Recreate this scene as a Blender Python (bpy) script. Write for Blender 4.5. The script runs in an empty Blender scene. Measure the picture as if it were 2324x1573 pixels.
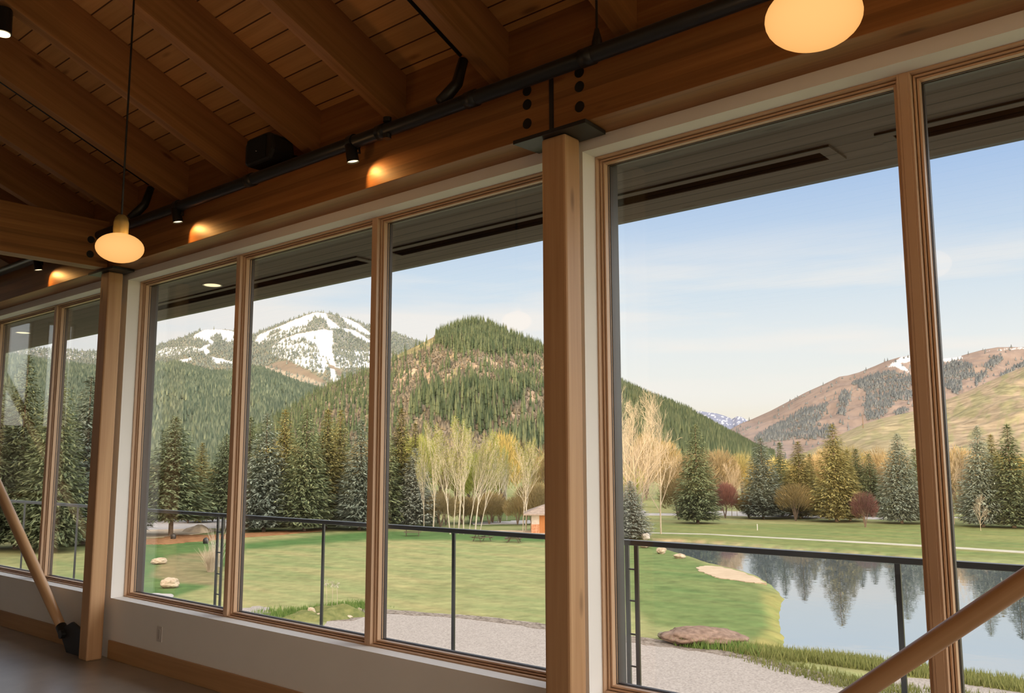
import bpy, bmesh, math, random
import numpy as np
from mathutils import Vector, Matrix, noise

# ------------------------------------------------------------------ camera, sky, sun, exposure
S = bpy.context.scene
COL = S.collection
PF, PYAW, PPITCH, PROLL, PD, PH = 2005.54, 0.70827, 0.13087, -0.00226, 3.48993, 1.55
PW, PHT = 2324.0, 1573.0
CAMPOS = Vector((0, -PD, PH))
_fw = Vector((-math.sin(PYAW) * math.cos(PPITCH), math.cos(PYAW) * math.cos(PPITCH), math.sin(PPITCH)))
_r = Vector((math.cos(PYAW), math.sin(PYAW), 0)); _u = _r.cross(_fw)
_r2 = _r * math.cos(PROLL) + _u * math.sin(PROLL); _u2 = _u * math.cos(PROLL) - _r * math.sin(PROLL)
cd = bpy.data.cameras.new('camera'); cam = bpy.data.objects.new('camera', cd); COL.objects.link(cam)
cd.sensor_width = 36.0; cd.sensor_fit = 'HORIZONTAL'; cd.lens = PF / PW * 36.0
cd.clip_start = 0.05; cd.clip_end = 30000
cam.matrix_world = Matrix(((_r2.x, _u2.x, -_fw.x, CAMPOS.x), (_r2.y, _u2.y, -_fw.y, CAMPOS.y), (_r2.z, _u2.z, -_fw.z, CAMPOS.z), (0, 0, 0, 1)))
S.camera = cam
S.view_settings.view_transform = 'Standard'; S.view_settings.look = 'None'
S.view_settings.exposure = 0.0; S.view_settings.gamma = 1.0; S.view_settings.use_curve_mapping = False
S.cycles.max_bounces = 7; S.cycles.diffuse_bounces = 3; S.cycles.glossy_bounces = 3
S.cycles.transparent_max_bounces = 12; S.cycles.sample_clamp_indirect = 4.0
S.cycles.caustics_reflective = False; S.cycles.caustics_refractive = False

def ray(px, py): return _fw + _r2 * ((px - PW / 2) / PF) - _u2 * ((py - PHT / 2) / PF)
def at_z(px, py, z): d = ray(px, py); return CAMPOS + d * ((z - CAMPOS.z) / d.z)
def at_y(px, py, y): d = ray(px, py); return CAMPOS + d * ((y - CAMPOS.y) / d.y)
def at_x(px, py, x): d = ray(px, py); return CAMPOS + d * ((x - CAMPOS.x) / d.x)
def at_d(px, py, D): return CAMPOS + ray(px, py) * D

# world: clear evening sky with thin cloud streaks
W = bpy.data.worlds.new('sky'); S.world = W; W.use_nodes = True
nt = W.node_tree; nt.nodes.clear(); N = nt.nodes.new; L = nt.links.new
def node(t, **k):
    n = N(t)
    for a, b in k.items(): setattr(n, a, b)
    return n
tc = N('ShaderNodeTexCoord'); sep = N('ShaderNodeSeparateXYZ'); L(tc.outputs['Generated'], sep.inputs[0])
rampn = N('ShaderNodeValToRGB'); L(sep.outputs['Z'], rampn.inputs['Fac'])
cr = rampn.color_ramp
stops = [(0.0, (.93, .76, .58)), (.035, (.95, .83, .68)), (.075, (.92, .89, .83)), (.13, (.84, .86, .87)), (.20, (.66, .76, .87)), (.30, (.42, .57, .83)), (1.0, (.30, .45, .74))]
cr.elements[0].position = 0; cr.elements[0].color = (*stops[0][1], 1); cr.elements[1].position = 1; cr.elements[1].color = (*stops[-1][1], 1)
for p_, c_ in stops[1:-1]:
    e_ = cr.elements.new(p_); e_.color = (*c_, 1)
mp = N('ShaderNodeMapping'); mp.inputs['Scale'].default_value = (1.6, 1.6, 15.0); mp.inputs['Rotation'].default_value = (0.0, 0.10, 0.12); L(tc.outputs['Generated'], mp.inputs[0])
nz = node('ShaderNodeTexNoise'); nz.inputs['Scale'].default_value = 1.9; nz.inputs['Detail'].default_value = 5; nz.inputs['Roughness'].default_value = .5; L(mp.outputs[0], nz.inputs['Vector'])
mr = N('ShaderNodeMapRange'); mr.inputs['From Min'].default_value = .42; mr.inputs['From Max'].default_value = .62; L(nz.outputs['Fac'], mr.inputs['Value'])
hb = N('ShaderNodeValToRGB'); L(sep.outputs['Z'], hb.inputs['Fac'])
hb.color_ramp.elements[0].position = .03; hb.color_ramp.elements[0].color = (0, 0, 0, 1); hb.color_ramp.elements[1].position = .26; hb.color_ramp.elements[1].color = (0, 0, 0, 1)
e_ = hb.color_ramp.elements.new(.10); e_.color = (.8, .8, .8, 1); e_ = hb.color_ramp.elements.new(.17); e_.color = (.8, .8, .8, 1)
mul = node('ShaderNodeMath', operation='MULTIPLY'); L(mr.outputs[0], mul.inputs[0]); L(hb.outputs['Color'], mul.inputs[1])
mixc = node('ShaderNodeMixRGB'); L(mul.outputs[0], mixc.inputs['Fac']); L(rampn.outputs['Color'], mixc.inputs['Color1']); mixc.inputs['Color2'].default_value = (.96, .89, .84, 1)
# afterglow around the low sun behind the lodge, and a paler zenith
dotn = node('ShaderNodeVectorMath', operation='DOT_PRODUCT'); L(tc.outputs['Generated'], dotn.inputs[0]); dotn.inputs[1].default_value = (.423, -.906, .05)
gl = N('ShaderNodeMapRange'); gl.interpolation_type = 'SMOOTHSTEP'; gl.inputs['From Min'].default_value = .05; gl.inputs['From Max'].default_value = 1.0; L(dotn.outputs['Value'], gl.inputs['Value'])
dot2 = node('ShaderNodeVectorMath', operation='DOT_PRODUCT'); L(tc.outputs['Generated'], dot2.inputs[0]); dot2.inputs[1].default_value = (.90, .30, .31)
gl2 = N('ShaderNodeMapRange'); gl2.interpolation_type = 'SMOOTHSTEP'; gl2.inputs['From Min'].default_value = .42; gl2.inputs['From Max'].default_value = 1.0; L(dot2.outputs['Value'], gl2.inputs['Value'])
zen = N('ShaderNodeMapRange'); zen.interpolation_type = 'SMOOTHSTEP'; zen.inputs['From Min'].default_value = .36; zen.inputs['From Max'].default_value = .75; L(sep.outputs['Z'], zen.inputs['Value'])
ag = node('ShaderNodeMixRGB', blend_type='ADD'); L(gl.outputs[0], ag.inputs['Fac']); L(mixc.outputs[0], ag.inputs['Color1']); ag.inputs['Color2'].default_value = (3.6, 2.55, 1.6, 1)
az_ = node('ShaderNodeMixRGB', blend_type='ADD'); L(zen.outputs[0], az_.inputs['Fac']); L(ag.outputs[0], az_.inputs['Color1']); az_.inputs['Color2'].default_value = (1.25, 1.1, .92, 1)
sky_fill = node('ShaderNodeMixRGB', blend_type='ADD'); L(gl2.outputs[0], sky_fill.inputs['Fac']); L(az_.outputs[0], sky_fill.inputs['Color1']); sky_fill.inputs['Color2'].default_value = (3.4, 3.2, 3.0, 1)   # glow added to the unseen sky at right, lights jambs and posts
bg = N('ShaderNodeBackground'); L(sky_fill.outputs[0], bg.inputs['Color']); bg.inputs['Strength'].default_value = 1.12
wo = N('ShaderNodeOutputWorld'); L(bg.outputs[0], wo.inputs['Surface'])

# low evening sun from behind the lodge, warm
sd = bpy.data.lights.new('evening_sun', 'SUN'); sun = bpy.data.objects.new('evening_sun', sd); COL.objects.link(sun)
sd.energy = 8.5; sd.color = (1.0, .72, .43); sd.angle = math.radians(1.5)
_sdir = Vector((-0.42, 0.90, -0.070)).normalized()
sun.rotation_euler = (-_sdir).to_track_quat('Z', 'Y').to_euler()

# ------------------------------------------------------------------ helpers
class MB:
    def __init__(s): s.v = []; s.f = []; s.c = []
    def box(s, x0, x1, y0, y1, z0, z1):
        b = len(s.v); s.v += [(x0, y0, z0), (x1, y0, z0), (x1, y1, z0), (x0, y1, z0), (x0, y0, z1), (x1, y0, z1), (x1, y1, z1), (x0, y1, z1)]
        s.f += [tuple(b + i for i in q) for q in ((0, 3, 2, 1), (4, 5, 6, 7), (0, 1, 5, 4), (1, 2, 6, 5), (2, 3, 7, 6), (3, 0, 4, 7))]; return s
    def prism(s, poly, axis, a0, a1):
        # poly 2D points; axis 'x': poly=(y,z) ; 'y': poly=(x,z) ; 'z': poly=(x,y)
        b = len(s.v); n = len(poly)
        for a in (a0, a1):
            for p, q in poly:
                s.v.append((a, p, q) if axis == 'x' else (p, a, q) if axis == 'y' else (p, q, a))
        s.f += [tuple(b + i for i in range(n))[::-1], tuple(b + n + i for i in range(n))]
        s.f += [(b + i, b + (i + 1) % n, b + n + (i + 1) % n, b + n + i) for i in range(n)]; return s
    def tube(s, pts, rad, n=8, cap=True):
        pts = [Vector(p) for p in pts]; rad = rad if isinstance(rad, (list, tuple)) else [rad] * len(pts)
        b = len(s.v); prev = None
        for i, p in enumerate(pts):
            d = (pts[min(i + 1, len(pts) - 1)] - pts[max(i - 1, 0)])
            d = d.normalized() if d.length > 1e-9 else Vector((0, 0, 1))
            if prev is None: a = d.orthogonal().normalized()
            else:
                a = prev - d * prev.dot(d); a = a.normalized() if a.length > 1e-6 else d.orthogonal().normalized()
            prev = a; c = d.cross(a)
            for k in range(n):
                t = 2 * math.pi * k / n; s.v.append(tuple(p + (a * math.cos(t) + c * math.sin(t)) * rad[i]))
        for i in range(len(pts) - 1):
            for k in range(n):
                s.f.append((b + i * n + k, b + i * n + (k + 1) % n, b + (i + 1) * n + (k + 1) % n, b + (i + 1) * n + k))
        if cap:
            s.f.append(tuple(b + k for k in range(n))[::-1]); s.f.append(tuple(b + (len(pts) - 1) * n + k for k in range(n)))
        return s
    def lathe(s, prof, c, n=32):
        b = len(s.v)
        for r_, z in prof:
            for k in range(n):
                t = 2 * math.pi * k / n; s.v.append((c[0] + r_ * math.cos(t), c[1] + r_ * math.sin(t), c[2] + z))
        for i in range(len(prof) - 1):
            for k in range(n):
                s.f.append((b + i * n + k, b + i * n + (k + 1) % n, b + (i + 1) * n + (k + 1) % n, b + (i + 1) * n + k))
        return s
    def quad(s, a, b_, c, d): b = len(s.v); s.v += [tuple(a), tuple(b_), tuple(c), tuple(d)]; s.f.append((b, b + 1, b + 2, b + 3)); return s
    def tri(s, a, b_, c): b = len(s.v); s.v += [tuple(a), tuple(b_), tuple(c)]; s.f.append((b, b + 1, b + 2)); return s
    def build(s, name, mat, parent=None, origin=None, smooth=False, bevel=0, local=False):
        v = np.array(s.v, dtype=np.float64)
        if local: org = np.zeros(3)
        elif origin is None: org = np.array([(v[:, 0].min() + v[:, 0].max()) / 2, (v[:, 1].min() + v[:, 1].max()) / 2, v[:, 2].min()])
        else: org = np.array(origin, dtype=float)
        me = bpy.data.meshes.new(name); me.from_pydata((v - org).tolist(), [], s.f)
        if s.c:
            ca = me.color_attributes.new('Col', 'FLOAT_COLOR', 'POINT')
            arr = np.ones((len(v), 4), dtype=np.float32); arr[:, :3] = np.array(s.c, dtype=np.float32); ca.data.foreach_set('color', arr.ravel())
        if mat: me.materials.append(mat)
        if smooth: me.shade_smooth()
        o = bpy.data.objects.new(name, me); COL.objects.link(o); o.location = org
        if parent: o.parent = parent; o.location = Vector(org) - wloc(parent)
        if bevel:
            m = o.modifiers.new('bevel', 'BEVEL'); m.width = bevel; m.segments = 2; m.limit_method = 'ANGLE'
        return o
def wloc(o):
    l = Vector(o.location); p = o.parent
    while p: l += Vector(p.location); p = p.parent
    return l
def tag(o, label=None, cat=None, group=None, kind=None):
    if label: o['label'] = label
    if cat: o['category'] = cat
    if group: o['group'] = group
    if kind: o['kind'] = kind
    return o
def thing(name, label, cat, loc=(0, 0, 0), group=None):
    o = bpy.data.objects.new(name, None); COL.objects.link(o); o.location = loc; o.empty_display_size = .1
    return tag(o, label, cat, group)
def struct(o, label=None): o['kind'] = 'structure'; o['label'] = label or o.name.replace('_', ' '); return o
def dup(root, loc=None, scale=None, rotz=None, label=None, group=None):
    r = root.copy(); COL.objects.link(r)
    if loc is not None: r.location = loc
    if scale is not None: r.scale = scale
    if rotz is not None: r.rotation_euler = (0, 0, rotz)
    if label: r['label'] = label
    if group: r['group'] = group
    for ch in list(root.children):
        c = ch.copy(); COL.objects.link(c); c.parent = r
        for g in list(ch.children):
            d = g.copy(); COL.objects.link(d); d.parent = c
    return r

# ------------------------------------------------------------------ materials
def mat(name, color=(.5, .5, .5), rough=.6, spec=.3, metal=0.0):
    m = bpy.data.materials.new(name); m.use_nodes = True
    b = m.node_tree.nodes['Principled BSDF']
    b.inputs['Base Color'].default_value = (*color, 1); b.inputs['Roughness'].default_value = rough
    b.inputs['Specular IOR Level'].default_value = spec; b.inputs['Metallic'].default_value = metal
    return m
def nl(m): return m.node_tree.nodes, m.node_tree.links, m.node_tree.nodes['Principled BSDF']
def wood(name, base, dark, axis=0, rough=.45, lam=0.0, scale=1.0, spec=.3, knots=True, bump=.08):
    m = mat(name, base, rough, spec); n, l, b = nl(m)
    t = n.new('ShaderNodeTexCoord'); oi = n.new('ShaderNodeObjectInfo')
    off = n.new('ShaderNodeVectorMath'); off.operation = 'SCALE'; cx = n.new('ShaderNodeCombineXYZ')
    for i in range(3): l.new(oi.outputs['Random'], cx.inputs[i])
    l.new(cx.outputs[0], off.inputs[0]); off.inputs['Scale'].default_value = 31.0
    ad = n.new('ShaderNodeVectorMath'); l.new(t.outputs['Object'], ad.inputs[0]); l.new(off.outputs[0], ad.inputs[1])
    mp = n.new('ShaderNodeMapping'); sc = [16 * scale] * 3; sc[axis] = .7 * scale; mp.inputs['Scale'].default_value = sc; l.new(ad.outputs[0], mp.inputs[0])
    n1 = n.new('ShaderNodeTexNoise'); n1.inputs['Scale'].default_value = 1.0; n1.inputs['Detail'].default_value = 4; n1.inputs['Distortion'].default_value = .6; l.new(mp.outputs[0], n1.inputs['Vector'])
    mp2 = n.new('ShaderNodeMapping'); sc2 = [90 * scale] * 3; sc2[axis] = 2.0 * scale; mp2.inputs['Scale'].default_value = sc2; l.new(ad.outputs[0], mp2.inputs[0])
    n2 = n.new('ShaderNodeTexNoise'); n2.inputs['Scale'].default_value = 1.0; n2.inputs['Detail'].default_value = 2; l.new(mp2.outputs[0], n2.inputs['Vector'])
    av = n.new('ShaderNodeMath'); av.operation = 'MULTIPLY_ADD'; l.new(n2.outputs['Fac'], av.inputs[0]); av.inputs[1].default_value = .35; l.new(n1.outputs['Fac'], av.inputs[2])
    rp = n.new('ShaderNodeValToRGB'); rp.color_ramp.elements[0].position = .42; rp.color_ramp.elements[0].color = (*dark, 1); rp.color_ramp.elements[1].position = .88; rp.color_ramp.elements[1].color = (*base, 1); l.new(av.outputs[0], rp.inputs['Fac'])
    outc = rp.outputs['Color']
    if knots:
        mp3 = n.new('ShaderNodeMapping'); s3 = [9.0] * 3; s3[axis] = 2.4; mp3.inputs['Scale'].default_value = s3; l.new(ad.outputs[0], mp3.inputs[0])
        vo = n.new('ShaderNodeTexVoronoi'); vo.inputs['Scale'].default_value = .55; l.new(mp3.outputs[0], vo.inputs['Vector'])
        k = n.new('ShaderNodeMapRange'); k.inputs['From Min'].default_value = .04; k.inputs['From Max'].default_value = .11; k.inputs['To Min'].default_value = .75; k.inputs['To Max'].default_value = 0; l.new(vo.outputs['Distance'], k.inputs['Value'])
        mk = n.new('ShaderNodeMixRGB'); l.new(k.outputs[0], mk.inputs['Fac']); l.new(outc, mk.inputs['Color1']); mk.inputs['Color2'].default_value = (dark[0] * .4, dark[1] * .35, dark[2] * .35, 1); outc = mk.outputs[0]
    if lam:
        sp = n.new('ShaderNodeSeparateXYZ'); l.new(t.outputs['Object'], sp.inputs[0])
        dv = n.new('ShaderNodeMath'); dv.operation = 'DIVIDE'; l.new(sp.outputs['Z'], dv.inputs[0]); dv.inputs[1].default_value = lam
        fl = n.new('ShaderNodeMath'); fl.operation = 'FLOOR'; l.new(dv.outputs[0], fl.inputs[0])
        wn = n.new('ShaderNodeTexWhiteNoise'); wn.noise_dimensions = '1D'; l.new(fl.outputs[0], wn.inputs['W'])
        mr_ = n.new('ShaderNodeMapRange'); mr_.inputs['To Min'].default_value = .78; mr_.inputs['To Max'].default_value = 1.12; l.new(wn.outputs['Value'], mr_.inputs['Value'])
        mm = n.new('ShaderNodeMixRGB'); mm.blend_type = 'MULTIPLY'; mm.inputs['Fac'].default_value = 1; l.new(outc, mm.inputs['Color1']); l.new(mr_.outputs[0], mm.inputs['Color2']); outc = mm.outputs[0]
    l.new(outc, b.inputs['Base Color'])
    bp = n.new('ShaderNodeBump'); bp.inputs['Strength'].default_value = bump; bp.inputs['Distance'].default_value = .004; l.new(av.outputs[0], bp.inputs['Height']); l.new(bp.outputs[0], b.inputs['Normal'])
    return m
def planks(name, base, dark, axis_w, width, groove, axis_l=0, rough=.5, spec=.3):
    """boards running along axis_l, repeating every `width` along axis_w, with dark open joints"""
    m = wood(name, base, dark, axis_l, rough, 0, 1.0, spec); n, l, b = nl(m)
    t = n.new('ShaderNodeTexCoord'); sp = n.new('ShaderNodeSeparateXYZ'); l.new(t.outputs['Object'], sp.inputs[0])
    dv = n.new('ShaderNodeMath'); dv.operation = 'DIVIDE'; l.new(sp.outputs[axis_w], dv.inputs[0]); dv.inputs[1].default_value = width
    fr = n.new('ShaderNodeMath'); fr.operation = 'FRACT'; l.new(dv.outputs[0], fr.inputs[0])
    fl = n.new('ShaderNodeMath'); fl.operation = 'FLOOR'; l.new(dv.outputs[0], fl.inputs[0])
    wn = n.new('ShaderNodeTexWhiteNoise'); wn.noise_dimensions = '1D'; l.new(fl.outputs[0], wn.inputs['W'])
    mr_ = n.new('ShaderNodeMapRange'); mr_.inputs['To Min'].default_value = .8; mr_.inputs['To Max'].default_value = 1.1; l.new(wn.outputs['Value'], mr_.inputs['Value'])
    src = b.inputs['Base Color'].links[0].from_socket
    mm = n.new('ShaderNodeMixRGB'); mm.blend_type = 'MULTIPLY'; mm.inputs['Fac'].default_value = 1; l.new(src, mm.inputs['Color1']); l.new(mr_.outputs[0], mm.inputs['Color2'])
    lt = n.new('ShaderNodeMath'); lt.operation = 'LESS_THAN'; l.new(fr.outputs[0], lt.inputs[0]); lt.inputs[1].default_value = groove / width
    mk = n.new('ShaderNodeMixRGB'); l.new(lt.outputs[0], mk.inputs['Fac']); l.new(mm.outputs[0], mk.inputs['Color1']); mk.inputs['Color2'].default_value = (dark[0] * .15, dark[1] * .12, dark[2] * .1, 1)
    l.new(mk.outputs[0], b.inputs['Base Color']); return m
def noisy(name, c1, c2, scale=5.0, rough=.9, spec=.1, detail=6, stretch=(1, 1, 1), c3=None, bump=0.0, coord='Object', p0=.35, p1=.65):
    m = mat(name, c1, rough, spec); n, l, b = nl(m)
    t = n.new('ShaderNodeTexCoord'); mp = n.new('ShaderNodeMapping'); mp.inputs['Scale'].default_value = stretch; l.new(t.outputs[coord], mp.inputs[0])
    nz = n.new('ShaderNodeTexNoise'); nz.inputs['Scale'].default_value = scale; nz.inputs['Detail'].default_value = detail; nz.inputs['Roughness'].default_value = .65; l.new(mp.outputs[0], nz.inputs['Vector'])
    rp = n.new('ShaderNodeValToRGB'); e = rp.color_ramp.elements; e[0].position = p0; e[0].color = (*c1, 1); e[1].position = p1; e[1].color = (*c2, 1)
    if c3: x = e.new((p0 + p1) / 2); x.color = (*c3, 1)
    l.new(nz.outputs['Fac'], rp.inputs['Fac']); l.new(rp.outputs['Color'], b.inputs['Base Color'])
    if bump:
        bp = n.new('ShaderNodeBump'); bp.inputs['Strength'].default_value = bump; bp.inputs['Distance'].default_value = .05; l.new(nz.outputs['Fac'], bp.inputs['Height']); l.new(bp.outputs[0], b.inputs['Normal'])
    return m
def attr_mat(name, rough=.95, spec=.05, nscale=.05, amt=.35, hue_rand=0.0):
    """albedo from the mesh colour attribute, broken up with fine noise"""
    m = mat(name, (.5, .5, .5), rough, spec); n, l, b = nl(m)
    a = n.new('ShaderNodeAttribute'); a.attribute_name = 'Col'
    t = n.new('ShaderNodeTexCoord'); nz = n.new('ShaderNodeTexNoise'); nz.inputs['Scale'].default_value = nscale; nz.inputs['Detail'].default_value = 8; nz.inputs['Roughness'].default_value = .7; l.new(t.outputs['Object'], nz.inputs['Vector'])
    mr_ = n.new('ShaderNodeMapRange'); mr_.inputs['From Min'].default_value = .3; mr_.inputs['From Max'].default_value = .7; mr_.inputs['To Min'].default_value = 1 - amt; mr_.inputs['To Max'].default_value = 1 + amt; l.new(nz.outputs['Fac'], mr_.inputs['Value'])
    mm = n.new('ShaderNodeMixRGB'); mm.blend_type = 'MULTIPLY'; mm.inputs['Fac'].default_value = 1; l.new(a.outputs['Color'], mm.inputs['Color1']); l.new(mr_.outputs[0], mm.inputs['Color2'])
    l.new(mm.outputs[0], b.inputs['Base Color']); return m
def foliage(name, c1, c2, trans=.25, var=.25):
    """leaf or needle colour varying from tuft to tuft and from tree to tree"""
    m = bpy.data.materials.new(name); m.use_nodes = True; n = m.node_tree.nodes; l = m.node_tree.links; n.clear()
    g = n.new('ShaderNodeNewGeometry'); oi = n.new('ShaderNodeObjectInfo')
    rp = n.new('ShaderNodeMixRGB'); l.new(g.outputs['Random Per Island'], rp.inputs['Fac']); rp.inputs['Color1'].default_value = (*c1, 1); rp.inputs['Color2'].default_value = (*c2, 1)
    mr_ = n.new('ShaderNodeMapRange'); mr_.inputs['To Min'].default_value = 1 - var; mr_.inputs['To Max'].default_value = 1 + var; l.new(oi.outputs['Random'], mr_.inputs['Value'])
    hs = n.new('ShaderNodeHueSaturation'); l.new(rp.outputs[0], hs.inputs['Color']); l.new(mr_.outputs[0], hs.inputs['Value'])
    d = n.new('ShaderNodeBsdfDiffuse'); l.new(hs.outputs[0], d.inputs['Color']); t = n.new('ShaderNodeBsdfTranslucent'); l.new(hs.outputs[0], t.inputs['Color'])
    mx = n.new('ShaderNodeMixShader'); mx.inputs[0].default_value = trans; l.new(d.outputs[0], mx.inputs[1]); l.new(t.outputs[0], mx.inputs[2])
    o = n.new('ShaderNodeOutputMaterial'); l.new(mx.outputs[0], o.inputs['Surface']); return m
def glass(name, tint=(.97, .985, .98), f0=.05):
    m = bpy.data.materials.new(name); m.use_nodes = True; n = m.node_tree.nodes; l = m.node_tree.links; n.clear()
    g = n.new('ShaderNodeNewGeometry'); dt = n.new('ShaderNodeVectorMath'); dt.operation = 'DOT_PRODUCT'; l.new(g.outputs['Incoming'], dt.inputs[0]); l.new(g.outputs['Normal'], dt.inputs[1])
    ab = n.new('ShaderNodeMath'); ab.operation = 'ABSOLUTE'; l.new(dt.outputs['Value'], ab.inputs[0])
    om = n.new('ShaderNodeMath'); om.operation = 'SUBTRACT'; om.inputs[0].default_value = 1; l.new(ab.outputs[0], om.inputs[1])
    pw = n.new('ShaderNodeMath'); pw.operation = 'POWER'; l.new(om.outputs[0], pw.inputs[0]); pw.inputs[1].default_value = 5
    ma = n.new('ShaderNodeMath'); ma.operation = 'MULTIPLY_ADD'; l.new(pw.outputs[0], ma.inputs[0]); ma.inputs[1].default_value = 1 - f0; ma.inputs[2].default_value = f0
    t = n.new('ShaderNodeBsdfTransparent'); t.inputs['Color'].default_value = (*tint, 1); gl = n.new('ShaderNodeBsdfGlossy'); gl.inputs['Roughness'].default_value = 0.0
    mx = n.new('ShaderNodeMixShader'); l.new(ma.outputs[0], mx.inputs[0]); l.new(t.outputs[0], mx.inputs[1]); l.new(gl.outputs[0], mx.inputs[2])
    o = n.new('ShaderNodeOutputMaterial'); l.new(mx.outputs[0], o.inputs['Surface']); return m
def emit(name, color, strength):
    m = bpy.data.materials.new(name); m.use_nodes = True; n = m.node_tree.nodes; l = m.node_tree.links; n.clear()
    e = n.new('ShaderNodeEmission'); e.inputs['Color'].default_value = (*color, 1); e.inputs['Strength'].default_value = strength
    o = n.new('ShaderNodeOutputMaterial'); l.new(e.outputs[0], o.inputs['Surface']); return m

FIR, FIRD = (.345, .150, .050), (.205, .082, .027)
M_beam = wood('glulam_along_x', FIR, FIRD, 0, .45, lam=.038)
M_beamy = wood('glulam_along_y', FIR, FIRD, 1, .45, lam=.038)
M_raft = wood('fir_along_y', (.44, .205, .078), (.28, .125, .046), 1, .5)
M_post = wood('fir_along_z', (.56, .34, .18), (.42, .23, .11), 2, .45, scale=.8)
M_pole = wood('pole_fir', (.56, .34, .18), (.40, .22, .10), 2, .35, scale=.7)
M_base = wood('baseboard_fir', (.50, .29, .14), (.40, .22, .10), 0, .45, knots=False)
M_frx = wood('window_fir', (.62, .41, .265), (.58, .375, .24), 2, .35, knots=False, bump=.0)
M_deck = planks('roof_decking', (.70, .37, .14), (.54, .27, .095), 'Y', .142, .009, 0)
M_soff = planks('soffit_boards', (.110, .080, .076), (.070, .050, .048), 'Y', .125, .008, 0, .7)
M_paint = noisy('white_wall_paint', (.84, .81, .775), (.86, .83, .795), 3, .75, .2)
M_jamb = M_paint
M_conc = noisy('polished_concrete', (.27, .235, .205), (.42, .37, .32), 1.1, .28, .5, 7)
M_steel = mat('black_steel', (.020, .019, .020), .45, .4)
M_alu = mat('dark_bronze_aluminium', (.034, .030, .033), .45, .4)
M_rail = mat('rail_steel', (.018, .017, .018), .28, .8)
M_black = mat('black_plastic', (.012, .012, .012), .4, .4)
M_slot = mat('slot_recess', (.002, .002, .003), .9, .0)
M_glass = glass('window_glass')
M_brass = mat('lamp_holder_brass', (.42, .32, .12), .35, .5, .6)
M_plate = mat('switch_plate', (.62, .58, .55), .4, .4)
M_lens = emit('spot_lens', (1.0, .74, .40), 2.6)
M_dl = emit('downlight_lens', (1.0, .78, .45), 1.6)
WARM = (1.0, .56, .22)
def globe_mat():
    m = bpy.data.materials.new('frosted_globe'); m.use_nodes = True; n = m.node_tree.nodes; l = m.node_tree.links; n.clear()
    e = n.new('ShaderNodeEmission'); e.inputs['Strength'].default_value = 1.15; lw = n.new('ShaderNodeLayerWeight'); lw.inputs['Blend'].default_value = .45
    cm = n.new('ShaderNodeMixRGB'); l.new(lw.outputs['Facing'], cm.inputs['Fac']); cm.inputs['Color1'].default_value = (1.0, .58, .20, 1); cm.inputs['Color2'].default_value = (.95, .44, .13, 1); l.new(cm.outputs[0], e.inputs['Color'])
    t = n.new('ShaderNodeBsdfTransparent'); t.inputs['Color'].default_value = (1, .95, .9, 1)
    mx = n.new('ShaderNodeMixShader'); mx.inputs[0].default_value = .30; l.new(e.outputs[0], mx.inputs[1]); l.new(t.outputs[0], mx.inputs[2])
    o = n.new('ShaderNodeOutputMaterial'); l.new(mx.outputs[0], o.inputs['Surface']); return m
M_globe = globe_mat()

# ------------------------------------------------------------------ room shell
XL, XR, YB = -20.0, 7.0, -9.2
ZS, ZH, JD = .467, 3.104, .107
PER = 4.777
OP = [(-12.073, -7.450), (-7.296, -2.610), (-2.519, 2.167)]
struct(MB().box(XL, XR, YB, .26, -.25, 0).build('floor', M_conc), 'polished grey brown concrete floor')
w = MB(); w.box(XL, XR, 0, .26, 0, ZS); w.box(XL, XR, 0, .26, ZH, 3.17)
xs = [XL] + [a for o in OP for a in o] + [XR]
for i in range(0, len(xs), 2): w.box(xs[i], xs[i + 1], 0, .26, ZS, ZH)
struct(w.build('wall_front', M_paint), 'white painted window wall')
w = MB(); w.box(XL, XR, YB - .2, YB, 0, 4.4)
struct(w.build('wall_back', M_paint), 'painted wall behind the camera')
w = MB(); w.prism([(YB, 0), (.12, 0), (.12, .5), (YB, .5)], 'x', XR, XR + .2); w.prism([(YB, .5), (-8.4, .5), (-8.4, 4.3), (YB, 3.9)], 'x', XR, XR + .2)
w.prism([(-.7, .5), (.12, .5), (.12, 4.0), (-.7, 4.35)], 'x', XR, XR + .2); w.prism([(-8.4, 3.9), (-.7, 3.9), (-.7, 4.35), (-4.5, 5.9), (-8.4, 4.25)], 'x', XR, XR + .2)
struct(w.build('wall_right', M_paint), 'painted gable wall at the right end')
# left gable with two tall windows, seen only as reflections in the glass
def wl(poly): return MB().prism(poly, 'x', XL - .2, XL)
g0 = wl([(YB, 0), (.12, 0), (.12, 2.3), (YB, 2.3)])
for poly in ([(YB, 2.3), (-6.0, 2.3), (-6.0, 5.23), (YB, 3.9)], [(-1.2, 2.3), (.12, 2.3), (.12, 4.0), (-1.2, 4.5)], [(-6.0, 4.62), (-1.2, 4.62), (-1.2, 4.5), (-4.5, 5.9), (-6.0, 5.3)],
             [(-4.0, 2.3), (-3.72, 2.3), (-3.72, 4.62), (-4.0, 4.62)], [(-6.0, 2.3), (-4.6, 2.3), (-4.6, 4.62), (-6.0, 4.62)]):
    g0.prism(poly, 'x', XL - .2, XL)
struct(g0.build('wall_left', M_paint), 'painted gable wall at the far left end')
ZR0, SL, RW, RD = 3.699, .427, .087, .34
def deck_z(y): return ZR0 + RD - y * SL if y > -4.5 else ZR0 + RD + 4.5 * SL - (-4.5 - y) * SL
ang = math.atan(SL)
def sloped(name, x0, x1, yhi, ylo, zoff, th, m, **k):
    """board lying in the roof plane; local y runs down the slope towards the windows"""
    Ln = (ylo - yhi) / math.cos(ang)
    o = MB().box(-(x1 - x0) / 2, (x1 - x0) / 2, 0, Ln, 0, th).build(name, m, local=True, **k)
    o.location = ((x0 + x1) / 2, yhi, ZR0 + zoff - yhi * SL); o.rotation_euler = (-ang, 0, 0); return o
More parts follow.
